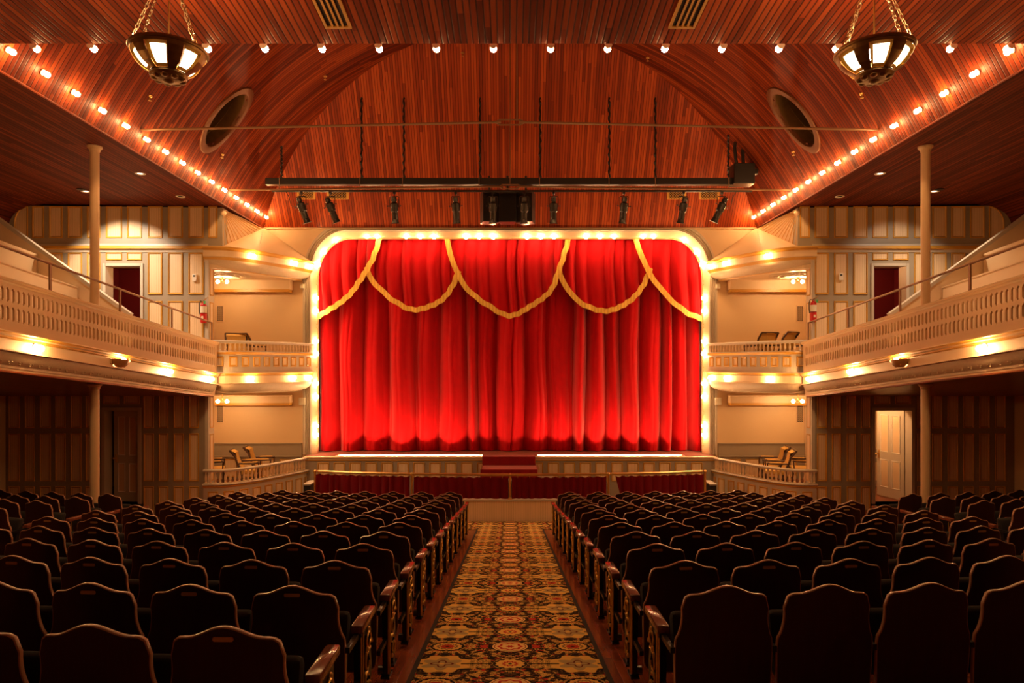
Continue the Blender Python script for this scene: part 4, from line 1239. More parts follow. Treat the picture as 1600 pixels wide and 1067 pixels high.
# ---------------- rows of eave and edge bulbs
for s in (-1, 1):
    BE = Bulbs(B_EAVE, 'bulbs along the %s eave of the vault' % LR[s], .038)
    for i in range(15):
        y = 8.78+.655*i
        if y > 18.0: continue
        x = 6.47; z = vz(6.47, y)
        n_ = Vector((-s*6.47, 0, -sqrt(R_V**2-6.47**2))).normalized()
        BE.put(Vector((s*x, y, z))+n_*.085, -n_, 'lit bulb on the %s edge of the red vault, %s back from the stage' % (LR[s], ORD[15-i]))
BR = Bulbs(B_RIDGE, 'bulbs across the front edge of the rear ceiling', .038)
k = 0
for i in range(-9, 10):
    x = -.193+.663*i
    if abs(x) > 6.2: continue
    k += 1
    BR.put((x, 7.93, CZ+3.67+.0), (0, -1, .2), 'lit bulb across the top of the hall, %s from the left' % ORD[k])

# ---------------- bowl lamps
def bowl_lamp(x, d, label):
    zr = CZ+2.90; zc = rearz(d)
    g = thing('hanging_bowl_lamp', label, 'pendant lamp', (x, d, zc), 'bronze bowl lamps on chains')
    prof = [(.0, -.235), (.10, -.232), (.16, -.215), (.235, -.17), (.285, -.115), (.315, -.06), (.33, -.01)]
    def rp(t):   # radius,z along the profile 0..1
        n = len(prof)-1; f = t*n; i = min(int(f), n-1); q = f-i
        return (prof[i][0]*(1-q)+prof[i+1][0]*q, prof[i][1]*(1-q)+prof[i+1][1]*q)
    nA, nT = 60, 18
    wins = [radians((-82 if x < 0 else -106)+60*k) for k in range(6)]
    def inwin(a, t):
        for w_ in wins:
            da = (a-w_+pi) % (2*pi)-pi
            if abs(da) < .30 and .36 < t < .88: return True
        return False
    mb = MB(); pane = MB(); fr = MB()
    def pnt(a, t, off=0): r, z = rp(t); return (x+(r+off)*cos(a), d+(r+off)*sin(a), zr+z)
    for i in range(nA):
        for j in range(nT):
            a0, a1 = 2*pi*i/nA, 2*pi*(i+1)/nA; t0, t1 = j/nT, (j+1)/nT
            if inwin((a0+a1)/2, (t0+t1)/2): continue
            mb.add([pnt(a0, t0), pnt(a1, t0), pnt(a1, t1), pnt(a0, t1)], [(0, 1, 2, 3)])
    bmm = bmesh.new()
    mb.build('bowl', M_BRONZE, g, smooth=True, recalc=False)
    bmm.free()
    for w_ in wins:
        pane = MB(); pane.grid(lambda u, v: pnt(w_-.28+.56*u, .40+.44*v, -.03), 6, 4); pane.build('glass_pane', B_BOWL, g, smooth=True, recalc=False)
        fr = MB(); c_ = [(w_-.33, .34), (w_+.33, .34), (w_+.33, .90), (w_-.33, .90)]
        loop = []
        for q in range(4):
            for e in range(6): t = e/6; a = c_[q]; b_ = c_[(q+1) % 4]; loop.append(pnt(a[0]+(b_[0]-a[0])*t, a[1]+(b_[1]-a[1])*t, -.004))
        inn = []
        for q in range(4):
            for e in range(6):
                t = e/6; cc = [(w_-.24, .44), (w_+.24, .44), (w_+.24, .83), (w_-.24, .83)]; a = cc[q]; b_ = cc[(q+1) % 4]; inn.append(pnt(a[0]+(b_[0]-a[0])*t, a[1]+(b_[1]-a[1])*t, -.03))
        fr.add(loop+inn, [(k, (k+1) % 24, 24+(k+1) % 24, 24+k) for k in range(24)]); fr.build('window_frame', M_GOLD, g, recalc=False)
    mb = MB(); mb.lathe([(.325, -.02), (.338, -.02), (.345, -.005), (.338, .01), (.32, .012), (.325, -.02)], (x, d, zr), n=48); 
    mb.f = mb.f[:-2]; mb.m = mb.m[:-2]; mb.build('rim', M_BRONZE, g, smooth=True)
    mb = MB(); mb.lathe([(.02, -.285), (.10, -.28), (.15, -.26), (.165, -.235), (.15, -.21)], (x, d, zr), n=24)
    for k in range(9): a = 2*pi*k/9; mb.lathe(uvs(.04, k=6, sz=.6), (x+.115*cos(a), d+.115*sin(a), zr-.262), n=8)
    mb.lathe(uvs(.05, k=6, sz=.5), (x, d, zr-.28), n=10)
    mb.build('carved_boss', M_BRONZE, g, smooth=True)
    mb = MB(); mb.tube([(x, d, zr-.1), (x, d, zc)], .008, 6); mb.build('cord', M_BRASS, g, smooth=True)
    mb = MB(); mb.lathe([(.09, 0), (.08, -.03), (.02, -.05)], (x, d, zc), n=16); mb.build('canopy', M_BRONZE, g, smooth=True)
    top = Vector((x, d, zc-.04))
    for q in range(4):
        a = radians((-160, -100, -20, 60)[q]) if x < 0 else radians((-20, -80, -165, 120)[q])
        e = Vector((x+.33*cos(a), d+.33*sin(a), zr+.005)); mb = MB(); L = (top-e).length; nl = int(L/.052)
        dr = (top-e).normalized(); sd = dr.cross(Vector((0, 1, .1))).normalized(); bt = dr.cross(sd)
        for k in range(nl):
            c0 = e+dr*(L*(k+.5)/nl); o = sd if k % 2 else bt; hl = L/nl*.66
            ring = [c0+dr*hl*cos(2*pi*w/10)+o*.016*sin(2*pi*w/10) for w in range(11)]
            mb.tube(ring, .0052, 5, caps=False)
        mb.build('chain', M_CHAIN, g, smooth=True)
    mb = MB(); mb.lathe(uvs(.06), (x, d, zr-.03), n=16); mb.build('bulb', B_BOWLIN, g, smooth=True)
bowl_lamp(-3.15, 6.3, 'bronze bowl lamp hanging on chains at the upper left')
bowl_lamp(3.36, 6.3, 'bronze bowl lamp hanging on chains at the upper right')

# ceiling vents in the rear ceiling
for s, xa, xb in ((-1, -1.99, -1.76), (1, 1.76, 1.99)):
    g = thing('ceiling_vent', 'long slotted brass vent in the rear ceiling, %s of the middle' % LR[s], 'air vent', ((xa+xb)/2, 6.9, rearz(6.9)), 'slotted vents in the rear ceiling')
    def rq(mb, x0, x1, y0, y1, t, m=0):
        mb.prism([(x0, y0, rearz(y0)-.001), (x1, y0, rearz(y0)-.001), (x1, y1, rearz(y1)-.001), (x0, y1, rearz(y1)-.001)], (0, 0, -t), m)
    mb = MB(); rq(mb, xa, xb, 6.2, 7.44, .004); mb.build('backing', M_DARK, g)
    mb = MB(); rq(mb, xa-.03, xa, 6.17, 7.47, .02); rq(mb, xb, xb+.03, 6.17, 7.47, .02); rq(mb, xa, xb, 7.44, 7.47, .02); rq(mb, xa, xb, 6.17, 6.2, .02); mb.build('frame', M_GOLD, g)
    for k in range(1, 4):
        xx_ = xa+(xb-xa)*k/4; mb = MB(); rq(mb, xx_-.012, xx_+.012, 6.2, 7.44, .015); mb.build('slat', M_GOLD, g)

# ---------------- tie rods
def rod(y, xe, ze, zc, label):
    g = thing('tie_rod', label, 'tie rod', (0, y, zc), 'iron tie rods across the vault')
    for s in (-1, 1):
        mb = MB(); mb.tube([(s*xe, y, ze), (s*.22, y, zc)], .022, 8); mb.build('rod', M_ROD, g, smooth=True)
    mb = MB()
    for q in (-1, 1): mb.tube([(-.25, y, zc), (-.18, y, zc+q*.045), (.18, y, zc+q*.045), (.25, y, zc)], .014, 6)
    for q in (-1, 1): mb.lathe([(.03, -.04), (.035, 0), (.03, .04)], (q*.2, y, zc), n=8, mat=Matrix.Rotation(pi/2, 4, 'Y'))
    mb.build('turnbuckle', M_ROD, g, smooth=True)
    xh = .12 if y < 14 else 0
    mb = MB(); mb.tube([(xh, y, zc+.04), (xh, y, min(vz(xh, y), endz(y)) if y > 13.5 else vz(xh, y))], .010, 6); mb.build('hanger', M_ROD, g, smooth=True)
rod(11.9, 6.42, ZZ(203, 11.9), ZZ(191, 11.9), 'long brown iron tie rod with turnbuckle high under the vault')
rod(15.6, 6.43, ZZ(297, 15.6), ZZ(291.5, 15.6), 'lower brown iron tie rod just above the row of spotlights')

# ---------------- lighting bar: box truss, pipe, chains, hoist, loudspeakers
YT = 16.5
g = thing('lighting_truss', 'black square beam hanging on chains in front of the red slope', 'lighting beam', (0, YT, ZZ(290, YT)))
mb = MB(); mb.bbox(XX(416, YT), XX(1175, YT), YT-.08, YT+.08, ZZ(289.5, YT), ZZ(279, YT), .008); mb.build('beam', M_BLACK, g)
for px, py in ((440, 215), (565, 155), (631, 155), (750, 157), (844, 157), (952, 155), (1024, 153), (1138, 207)):
    x = XX(px, YT); zt_ = min(endz(YT), vz(x, YT))
    pts = [(x+.012*sin(k*1.9), YT+.012*cos(k*1.7), ZZ(280, YT)+(zt_-ZZ(280, YT))*k/30) for k in range(31)]
    mb = MB(); mb.tube(pts, [.026+.008*sin(k*2.3) for k in range(31)], 6); mb.build('chain', M_BLACK, g, smooth=True)
    mb = MB(); mb.tube([(x-.02, YT-.1, ZZ(298, 16.4)), (x-.02, YT-.1, ZZ(279, YT)), (x-.02, YT+.1, ZZ(279, YT))], .012, 6); mb.build('strap', M_CHAIN, g, smooth=True)
g = thing('lighting_pipe', 'thin black pipe below the beam carrying ten spotlights', 'pipe', (0, 16.38, ZZ(298, 16.38)))
mb = MB(); mb.tube([(XX(425, 16.38), 16.38, ZZ(298.5, 16.38)), (XX(1175, 16.38), 16.38, ZZ(298.5, 16.38))], .027, 10); mb.build('pipe', M_BLACK, g, smooth=True)
for px, sx in ((447, -1), (1150, 1)):
    mb = MB(); a = P(px, 300, 16.35); b_ = P(px-sx*16, 323, 16.3)
    mb.tube([a, a.lerp(b_, .3)+Vector((0, 0, -.02)), a.lerp(b_, .6)+Vector((sx*.03, 0, -.12)), b_], .007, 5)
    mb.build('cable', M_BLACK, g, smooth=True)
# hoist motor
g = thing('chain_hoist', 'black hoist box hanging at the right end of the lighting beam', 'hoist', (XX(1160, YT), YT, ZZ(291, YT)))
mb = MB(); mb.bbox(XX(1143, YT), XX(1175.5, YT), YT-.2, YT+.2, ZZ(290, YT), ZZ(258, YT), .02); mb.build('housing', M_BLACK, g)
mb = MB(); mb.bbox(XX(1175.5, YT), XX(1183, YT), YT-.08, YT+.08, ZZ(273, YT), ZZ(265, YT), .01); mb.build('plug', M_BLACK, g)
for px, top_ in ((1151, 218), (1162, 226)):
    mb = MB(); a = P(px+1, 259, YT); b_ = P(px+(0 if px > 1155 else -2), top_, YT); mb.tube([a, a.lerp(b_, .3)+Vector((-.03, 0, 0)), a.lerp(b_, .7)+Vector((-.03, 0, 0)), Vector((b_.x, YT, min(endz(YT), vz(b_.x, YT)) if px < 1155 else b_.z+.6))], .04, 8); mb.build('cable_sleeve', M_BLACK, g, smooth=True)
# loudspeaker cluster
for px0, px1, ang, lab in ((751, 779, 22, 'left'), (779.5, 806.5, 0, 'middle'), (807, 835.5, -22, 'right')):
    yk = 17.0; xc = XX((px0+px1)/2, yk); w_ = XX(px1, yk)-XX(px0, yk)
    g = thing('loudspeaker', 'black loudspeaker hanging above the curtain, %s one of the cluster' % lab, 'loudspeaker', (xc, yk, ZZ(349, yk)), 'black loudspeakers above the curtain')
    M = Matrix.Translation((xc, yk, 0)) @ Matrix.Rotation(radians(ang), 4, 'Z')
    z0, z1 = ZZ(348.5, yk), ZZ(301, yk)
    mb = MB(); mb.prism([(-w_/2, -.15, z0), (w_/2, -.15, z0), (w_*.38, .22, z0), (-w_*.38, .22, z0)], (0, 0, z1-z0)); mb.xf(M).build('cabinet', M_BLACK, g)
    mb = MB(); mb.bbox(-w_/2+.012, w_/2-.012, -.165, -.15, z0+.015, z1-.015, .006); mb.xf(M).build('front_grille', M_CUSH, g)
    mb = MB(); mb.tube([(0, .02, z1), (0, .02, z1+.42)], .03, 8); mb.xf(M).build('bracket', M_BLACK, g, smooth=True)
# theatre spotlights
def spotlight_proto():
    g = thing('stage_spotlight', 'x', 'spotlight', (0,0,0), 'stage spotlights on the pipe')
    mb = MB(); mb.bbox(-.03, .03, -.03, .03, -.045, .035, .008); mb.tube([(0, 0, -.04), (0, 0, -.11)], .012, 6); mb.build('clamp', M_BLACK, g)
    mb = MB(); mb.tube([(-.108, 0, -.36), (-.108, 0, -.12), (-.09, 0, -.10), (.09, 0, -.10), (.108, 0, -.12), (.108, 0, -.36)], .009, 6); mb.build('yoke', M_IRON, g, smooth=True)
    body = MB(); body.lathe([(.045, .21), (.062, .20), (.066, .11), (.05, .10), (.055, .085), (.094, .06), (.096, -.12), (.074, -.15)], n=18)
    for k in range(3): body.lathe([(.055, .17-.02*k), (.062, .168-.02*k), (.062, .162-.02*k), (.055, .16-.02*k)], n=18)
    o = body.build('lamp_housing', M_IRON, g, smooth=True); o.location = (0, 0, -.33)
    bar = MB(); bar.lathe([(.068, -.15), (.065, -.31), (.078, -.32), (.09, -.40), (.085, -.405), (.06, -.37), (.01, -.36)], n=18)
    for a in (0, pi/2, pi, 3*pi/2): bar.box(.07*cos(a)-.007, .07*cos(a)+.007, .07*sin(a)-.007, .07*sin(a)+.007, -.32, -.14)
    o2 = bar.build('lens_barrel', M_IRON, g, smooth=True); o2.location = (0, 0, -.33)
    fr = MB(); fr.box(-.098, .098, -.098, .098, -.415, -.405); o4 = fr.build('filter_frame', M_BLACK, g); o4.location = (0, 0, -.33)
    kn = MB()
    for q in (-1, 1): kn.tube([(q*.095, 0, 0), (q*.15, 0, 0)], .006, 6); kn.lathe([(.018, -.01), (.018, .01)], (q*.155, 0, 0), n=8, mat=Matrix.Rotation(pi/2, 4, 'Y'))
    o3 = kn.build('knobs', M_BLACK, g, smooth=True); o3.location = (0, 0, -.33)
    return g
sp0 = spotlight_proto()
SPX = [(471, 17), (516, 20), (616, 2), (712, 3), (770, 0), (819, 0), (865, 0), (975, -4), (1068, -8), (1128, -24)]
names = ['first from the left, tilted', 'second from the left, tilted', 'third from the left', 'fourth from the left', 'left one before the loudspeakers', 'right one before the loudspeakers', 'fourth from the right', 'third from the right', 'second from the right, slightly tilted', 'last on the right, strongly tilted']
for i, (px, ang) in enumerate(SPX):
    if i == 0: g = sp0
    else:
        g = sp0.copy(); COL.objects.link(g)
        for ch in sp0.children: c_ = ch.copy(); COL.objects.link(c_); c_.parent = g
    g['label'] = 'black stage spotlight under the pipe, '+names[i]
    g.location = (XX(px, 16.38), 16.38, ZZ(299, 16.38)-.02)
    for ch in g.children:
        if ch.name.split('.')[0] in ('lamp_housing', 'lens_barrel', 'filter_frame', 'knobs'): ch.rotation_euler = Euler((radians(14), radians(-ang), 0))
# vents on the slope and wall
def on_slope(px, py):
    yy = 17.5
    for _ in range(20):
        z = ZZ(py, yy); yy = Y_E-(z-CZ-Z_E)/1.56
    return Vector((XX(px, yy), yy, ZZ(py, yy)))
for (a, b_, lab) in ((464, 493, 'outer left'), (511, 545, 'inner left'), (1042, 1072, 'inner right'), (1092, 1124, 'outer right')):
    p0, p1, p2, p3 = on_slope(a, 311), on_slope(b_, 311), on_slope(b_, 296), on_slope(a, 296)
    g = thing('slope_vent', 'gold framed pierced vent behind the spotlights on the red slope, %s one' % lab, 'air vent', p0, 'gold vents on the red slope')
    n_ = (p1-p0).cross(p3-p0).normalized(); n_ = n_ if n_.y < 0 else -n_
    mb = MB(); mb.prism([p+n_*.001 for p in (p0, p1, p2, p3)], n_*.015); mb.build('frame', M_GOLD, g)
    mb = MB(); c_ = (p0+p2)/2; q = [c_+(p-c_)*.78+n_*.017 for p in (p0, p1, p2, p3)]
    mb.prism(q, n_*.002); mb.build('backing', M_DARK, g)
    mb = MB()
    for i in range(6):
        for j in range(3):
            u, v = (i+.5)/6, (j+.5)/3; c0 = q[0].lerp(q[1], u).lerp(q[3].lerp(q[2], u), v)
            ex = (q[1]-q[0]).normalized(); ey = (q[3]-q[0]).normalized()
            mb.tube([c0+n_*.004+ex*.028*cos(2*pi*k/6)+ey*.028*sin(2*pi*k/6) for k in range(7)], .006, 4, caps=False)
    mb.build('lattice', M_GOLD, g)
# sprinkler heads on the vault
def hitv(px, py):
    best = None
    d = 8.0
    while d < 18.2:
        p = P(px, py, d)
        if abs(p.x) < 6.6 and p.z > min(vz(p.x, d), endz(d)): return p
        d += .02
    return p
for (px, py, w_) in ((234, 150, 'outer left'), (347, 241, 'below the left round opening'), (508, 119, 'upper left'), (723, 82, 'top middle'), (1012, 90, 'upper right'), (1240, 237, 'below the right round opening'), (1347, 146, 'outer right')):
    p = hitv(px, py)
    g = thing('sprinkler_head', 'small brass sprinkler head on the red boards, '+w_, 'sprinkler', p, 'sprinkler heads on the vault')
    MB().lathe([(.045, 0), (.04, -.02), (.012, -.03), (.012, -.07)], p, n=12).build('base', M_BRASS, g, smooth=True)
    MB().lathe([(.03, 0), (.03, -.006)], p+Vector((0, 0, -.075)), n=10).build('deflector', M_BRASS, g)

# ---------------- wall fittings
for s in (-1, 1):
    side = LR[s]
    px = 319 if s < 0 else 1270; x = XX(px, YW-.06); zb = ZZ(505 if s < 0 else 503, YW-.06)
    g = thing('fire_extinguisher', 'red fire extinguisher hanging on the %s panelled wall by the box' % side, 'fire extinguisher', (x, YW-.1, zb), 'red fire extinguishers')
    MB().lathe([(.05, 0), (.068, .02), (.07, .05), (.07, .40), (.055, .45), (.025, .475), (.022, .50)], (x, YW-.09, zb), n=20).build('cylinder', M_RED, g, smooth=True)
    MB().lathe([(.0712, .24), (.0712, .39)], (x, YW-.09, zb), n=20).build('paper_label', M_PAPER, g, smooth=True)
    MB().bbox(x-.025, x+.025, YW-.165, YW-.158, zb+.1, zb+.16, .002).build('small_label', M_PAPER, g)
    MB().lathe([(.0715, .22), (.0715, .235)], (x, YW-.09, zb), n=20).build('strap', M_BLACK, g)
    mb = MB(); mb.bbox(x-.02, x+.02, YW-.11, YW-.07, zb+.49, zb+.53, .004); mb.tube([(x, YW-.09, zb+.52), (x+.07, YW-.1, zb+.56)], .01, 6); mb.tube([(x, YW-.09, zb+.54), (x+.11, YW-.1, zb+.60)], .009, 6); mb.build('handle', M_CHAIN, g, smooth=True)
    mb = MB(); mb.tube([(x-.02, YW-.09, zb+.51), (x-.07, YW-.09, zb+.52), (x-.10, YW-.09, zb+.44), (x-.10, YW-.09, zb+.30), (x-.085, YW-.09, zb+.20)], .012, 6); mb.build('hose', M_BLACK, g, smooth=True)
    MB().bbox(x+.03, x+.08, YW-.17, YW-.165, zb+.44, zb+.51, .002).build('green_tag', M_GREEN, g)
    px, py = (305, 434) if s < 0 else (1313, 432.5)
    x, z = XX(px, YW), ZZ(py, YW)
    g = thing('thermostat', 'small beige wall thermostat on the upper %s panelled wall' % side, 'thermostat', (x, YW-.02, z), 'wall thermostats')
    MB().bbox(x-.05, x+.05, YW-.05, YW-.018, z-.085, z+.085, .008).build('case', M_WHITE, g)
    MB().bbox(x-.025, x+.025, YW-.054, YW-.05, z+.02, z+.055, .002).build('display', M_DARK, g)

# ---------------- orchestra pit rail
ZPT = CZ-3.67+.51
def pity(x): return 16.0+.5*(x/4.73)**2
pr = [(x, pity(x), 0) for x in [-4.9+9.8*k/40 for k in range(41)]]
g = thing('pit_wall', 'low curved cream boarded wall of the orchestra pit at the aisle end', 'low wall', (0, 16, -.03))
mb = MB(); mb.sweep([(x, y, 0) for x, y, _ in pr], [(0, -.1), (0, ZPT-.03), (-.12, ZPT-.03), (-.12, -.7)], closed=True); mb.build('boarding', M_BEAD, g)
mb = MB(); mb.sweep([(x, y, ZPT) for x, y, _ in pr], [(.03, -.035), (.03, 0), (-.15, 0), (-.15, -.035)], closed=True); mb.build('cap', M_PUTTY, g)
ZR = ZZ(742.5, 16.0)
g = thing('pit_rail', 'curved brass rail on brass posts around the orchestra pit', 'railing', (0, 16, ZPT))
mb = MB(); mb.tube([(x, y-.0+.06, ZR) for x, y, _ in pr if abs(x) < 4.8], .032, 10); mb.build('rail', M_BRASS, g, smooth=True)
for k, x in enumerate((-4.73, -2.33, 0, 2.33, 4.73)):
    y = pity(x)+.06
    mb = MB(); mb.tube([(x, y, ZPT), (x, y, ZR)], .028, 10); mb.lathe([(.06, 0), (.06, .015), (.03, .05)], (x, y, ZPT), n=12); mb.lathe(uvs(.042), (x, y, ZR), n=12); mb.build('post', M_BRASS, g, smooth=True)
for k, (xa, xb) in enumerate(((-4.70, -2.38), (-2.28, -.04), (.04, 2.28), (2.62, 4.70))):
    g = thing('pit_curtain', 'dark red pleated cloth hanging from the pit rail, %s section from the left' % ORD[k+1], 'curtain', ((xa+xb)/2, pity((xa+xb)/2), ZPT), 'pleated cloths on the pit rail')
    FXP = fold_phase(0, 40+k, .12, .26, xa-.1, xb+.1)
    mb = MB()
    def fn(u, v, xa=xa, xb=xb, FXP=FXP):
        x = xa+(xb-xa)*u; z = ZPT+.02+(ZR-.06-ZPT-.02)*v
        if k == 3 : x += .12*v*(1-u)*-1+.0
        return (x, pity(x)+.075-.09*foldy(x, FXP)*(1-.5*v), z+(.012*sin(x*31) if v == 1 else 0))
    mb.grid(fn, 150, 8); mb.build('cloth', M_PITV, g, smooth=True, angle=180, recalc=False)
    mb = MB()
    for q in range(8):
        x = xa+(xb-xa)*(q+.5)/8; mb.tube([(x, pity(x)+.06+.036*cos(a), ZR-.02+.045*sin(a)-.01) for a in [2*pi*w/8 for w in range(9)]], .005, 4, caps=False)
    mb.build('rings', M_BRASS, g)
for s in (-1, 1):
    mb = MB(); mb.box(s*4.86, s*5.02, 16.6, 17.1, ZZ(768, 16.6)-.5, ZZ(758, 16.6), 1); mb.box(s*4.85, s*5.03, 16.56, 17.12, ZZ(758, 16.6), ZZ(756, 16.6), 0)
    tag(mb.build('side_step', [M_STILE, M_DARK]), 'small putty step at the %s end of the pit rail' % LR[s], 'step', 'steps at the ends of the pit rail')

# ---------------- box armchairs
def armchair():
    g = thing('armchair', 'x', 'armchair', (0,0,0), 'mustard armchairs in the boxes')
    # faces +Y, seat .45 high
    mb = MB(); mb.bbox(-.25, .25, -.22, .25, .36, .47, .03); mb.build('seat', M_UPH, g, smooth=True)
    def bk(u, v):
        x = (-.24+.48*u)*(1-.06*v); z = .44+.50*v; y = -.2-.16*v-.04*sin(pi*v)+.03*sin(pi*u)*-1
        if v > .9: y -= (v-.9)*.9
        return (x, y, z)
    mb = MB(); mb.grid(bk, 8, 10); mb.grid(lambda u, v: (bk(u, v)[0]*.98, bk(u, v)[1]+.07-.02*v, bk(u, v)[2]), 8, 10)
    e = []
    mb.build('backrest', M_UPH, g, smooth=True, recalc=False)
    for q in (-1, 1):
        mb = MB(); mb.tube([(q*.25, -.22, .02), (q*.25, -.2, .44), (q*.245, -.32, .80), (q*.235, -.45, .95)], .024, 6); mb.build('back_post', M_DWOOD, g, smooth=True)
        mb = MB(); mb.tube([(q*.27, -.24, .64), (q*.28, 0, .63), (q*.28, .24, .64)], .022, 8); mb.tube([(q*.28, .22, .64), (q*.28, .2, .40)], .018, 6); mb.build('arm', M_DWOOD, g, smooth=True)
        mb = MB(); mb.bbox(q*.255, q*.305, -.15, .17, .645, .675, .01); mb.build('arm_pad', M_UPH, g)
        mb = MB(); mb.tube([(q*.23, .22, 0), (q*.235, .22, .2), (q*.23, .22, .38)], [.014, .02, .026], 8); mb.build('leg', M_DWOOD, g, smooth=True)
    mb = MB(); mb.tube([(-.235, -.45, .95), (.235, -.45, .95)], .022, 6); mb.build('top_rail', M_DWOOD, g, smooth=True)
    return g
ac = armchair(); first = True
def place_ac(x, y, z, face, label):
    global first
    if first: o = ac; first = False
    else: o = dup(ac, (0,0,0))
    o.location = (x, y, z); o.rotation_euler = (0, 0, face); o['label'] = label
FL, FU = CZ-3.05, CZ-.16
R_ = radians
place_ac(XX(391, 17.0), 17.0, FL, R_(-75), 'mustard armchair nearer the balustrade in the lower left box')
place_ac(XX(412, 17.6), 17.6, FL, R_(-80), 'mustard armchair nearer the wall in the lower left box')
place_ac(XX(335, 17.2), 17.2, FL, R_(-70), 'mustard armchair half hidden by the corner in the lower left box')
place_ac(XX(1203, 17.6), 17.6, FL, R_(80), 'mustard armchair nearer the curtain in the lower right box')
place_ac(XX(1212, 16.9), 16.9, FL, R_(75), 'mustard armchair just behind the balustrade in the lower right box')
place_ac(XX(1251, 17.3), 17.3, FL, R_(78), 'mustard armchair half hidden by the corner in the lower right box')
place_ac(XX(372, 16.9), 16.9, FU, R_(-150), 'armchair showing its dark raised back in the upper left box')
place_ac(XX(393, 17.75), 17.75, FU, R_(-20), 'lower mustard armchair behind the rail in the upper left box')
place_ac(XX(1186, 17.2), 17.2, FU, R_(15), 'mustard armchair nearer the curtain in the upper right box')
place_ac(XX(1214, 16.9), 16.9, FU, R_(35), 'taller dark backed armchair in the middle of the upper right box')
place_ac(XX(1257, 17.2), 17.2, FU, R_(25), 'mustard armchair at the corner of the upper right box')

# ================================================================== AUDITORIUM SEATS
def seat_back_mesh():
    """wooden back: local x across, y forward (stage), z up"""
    NU, NV = 22, 22; z0 = .13
    def half(z):
        pts = [(.13, .215), (.16, .245), (.20, .255), (.52, .262), (.575, .258), (.61, .243), (.65, .232), (.70, .229), (.76, .232), (.80, .236), (.90, .236)]
        for (a, wa), (b_, wb) in zip(pts[:-1], pts[1:]):
            if z <= b_: t = (z-a)/(b_-a); t = t*t*(3-2*t); return wa+(wb-wa)*t
        return pts[-1][1]
    def top(u):
        a = abs(u); hump = .872-.050*(1-.5*(1+cos(pi*min(a/.72, 1)))) if a < .72 else .822
        if a > .74: t = (a-.74)/.26; hump -= .080*(1-sqrt(max(0, 1-t*t)))
        return hump
    def base(u, v):
        zt_ = top(u); z = z0+(zt_-z0)*v; x = u*half(min(z, .9))
        return x, z
    def ypos(x, z): return -.055*(max(0, z-.13)/.75)**1.2+.55*x*x
    mb = MB()
    # back face, front face, with rounded rim
    def loop():
        L = [(u/NU*2-1, 0) for u in range(NU+1)]+[(1, v/NV) for v in range(1, NV+1)]+[(1-u/NU*2, 1) for u in range(1, NU+1)]+[(-1, 1-v/NV) for v in range(1, NV)]
        return L
    th = .022
    def inset(x, z, e):
        return x*(1-e/.24), z-(z-.5)*(e/.36)
    for sgn in (-1, 1):
        def fn(u, v):
            x, z = base(2*u-1, v); xi, zi = inset(x, z, .007); return (xi, ypos(x, z)+sgn*th/2, zi)
        mb.grid(fn, NU, NV, 0)
    L = loop(); n = len(L)
    rings = [(.007, -th/2), (.002, -th*.40), (0, 0), (.002, th*.40), (.007, th/2)]
    vs = []
    for e, dy in rings:
        for u, v in L: x, z = base(u, v); xi, zi = inset(x, z, e); vs.append((xi, ypos(x, z)+dy, zi))
    mb.add(vs, [(i*n+k, i*n+(k+1) % n, (i+1)*n+(k+1) % n, (i+1)*n+k) for i in range(4) for k in range(n)], 1)
    return mb, ypos
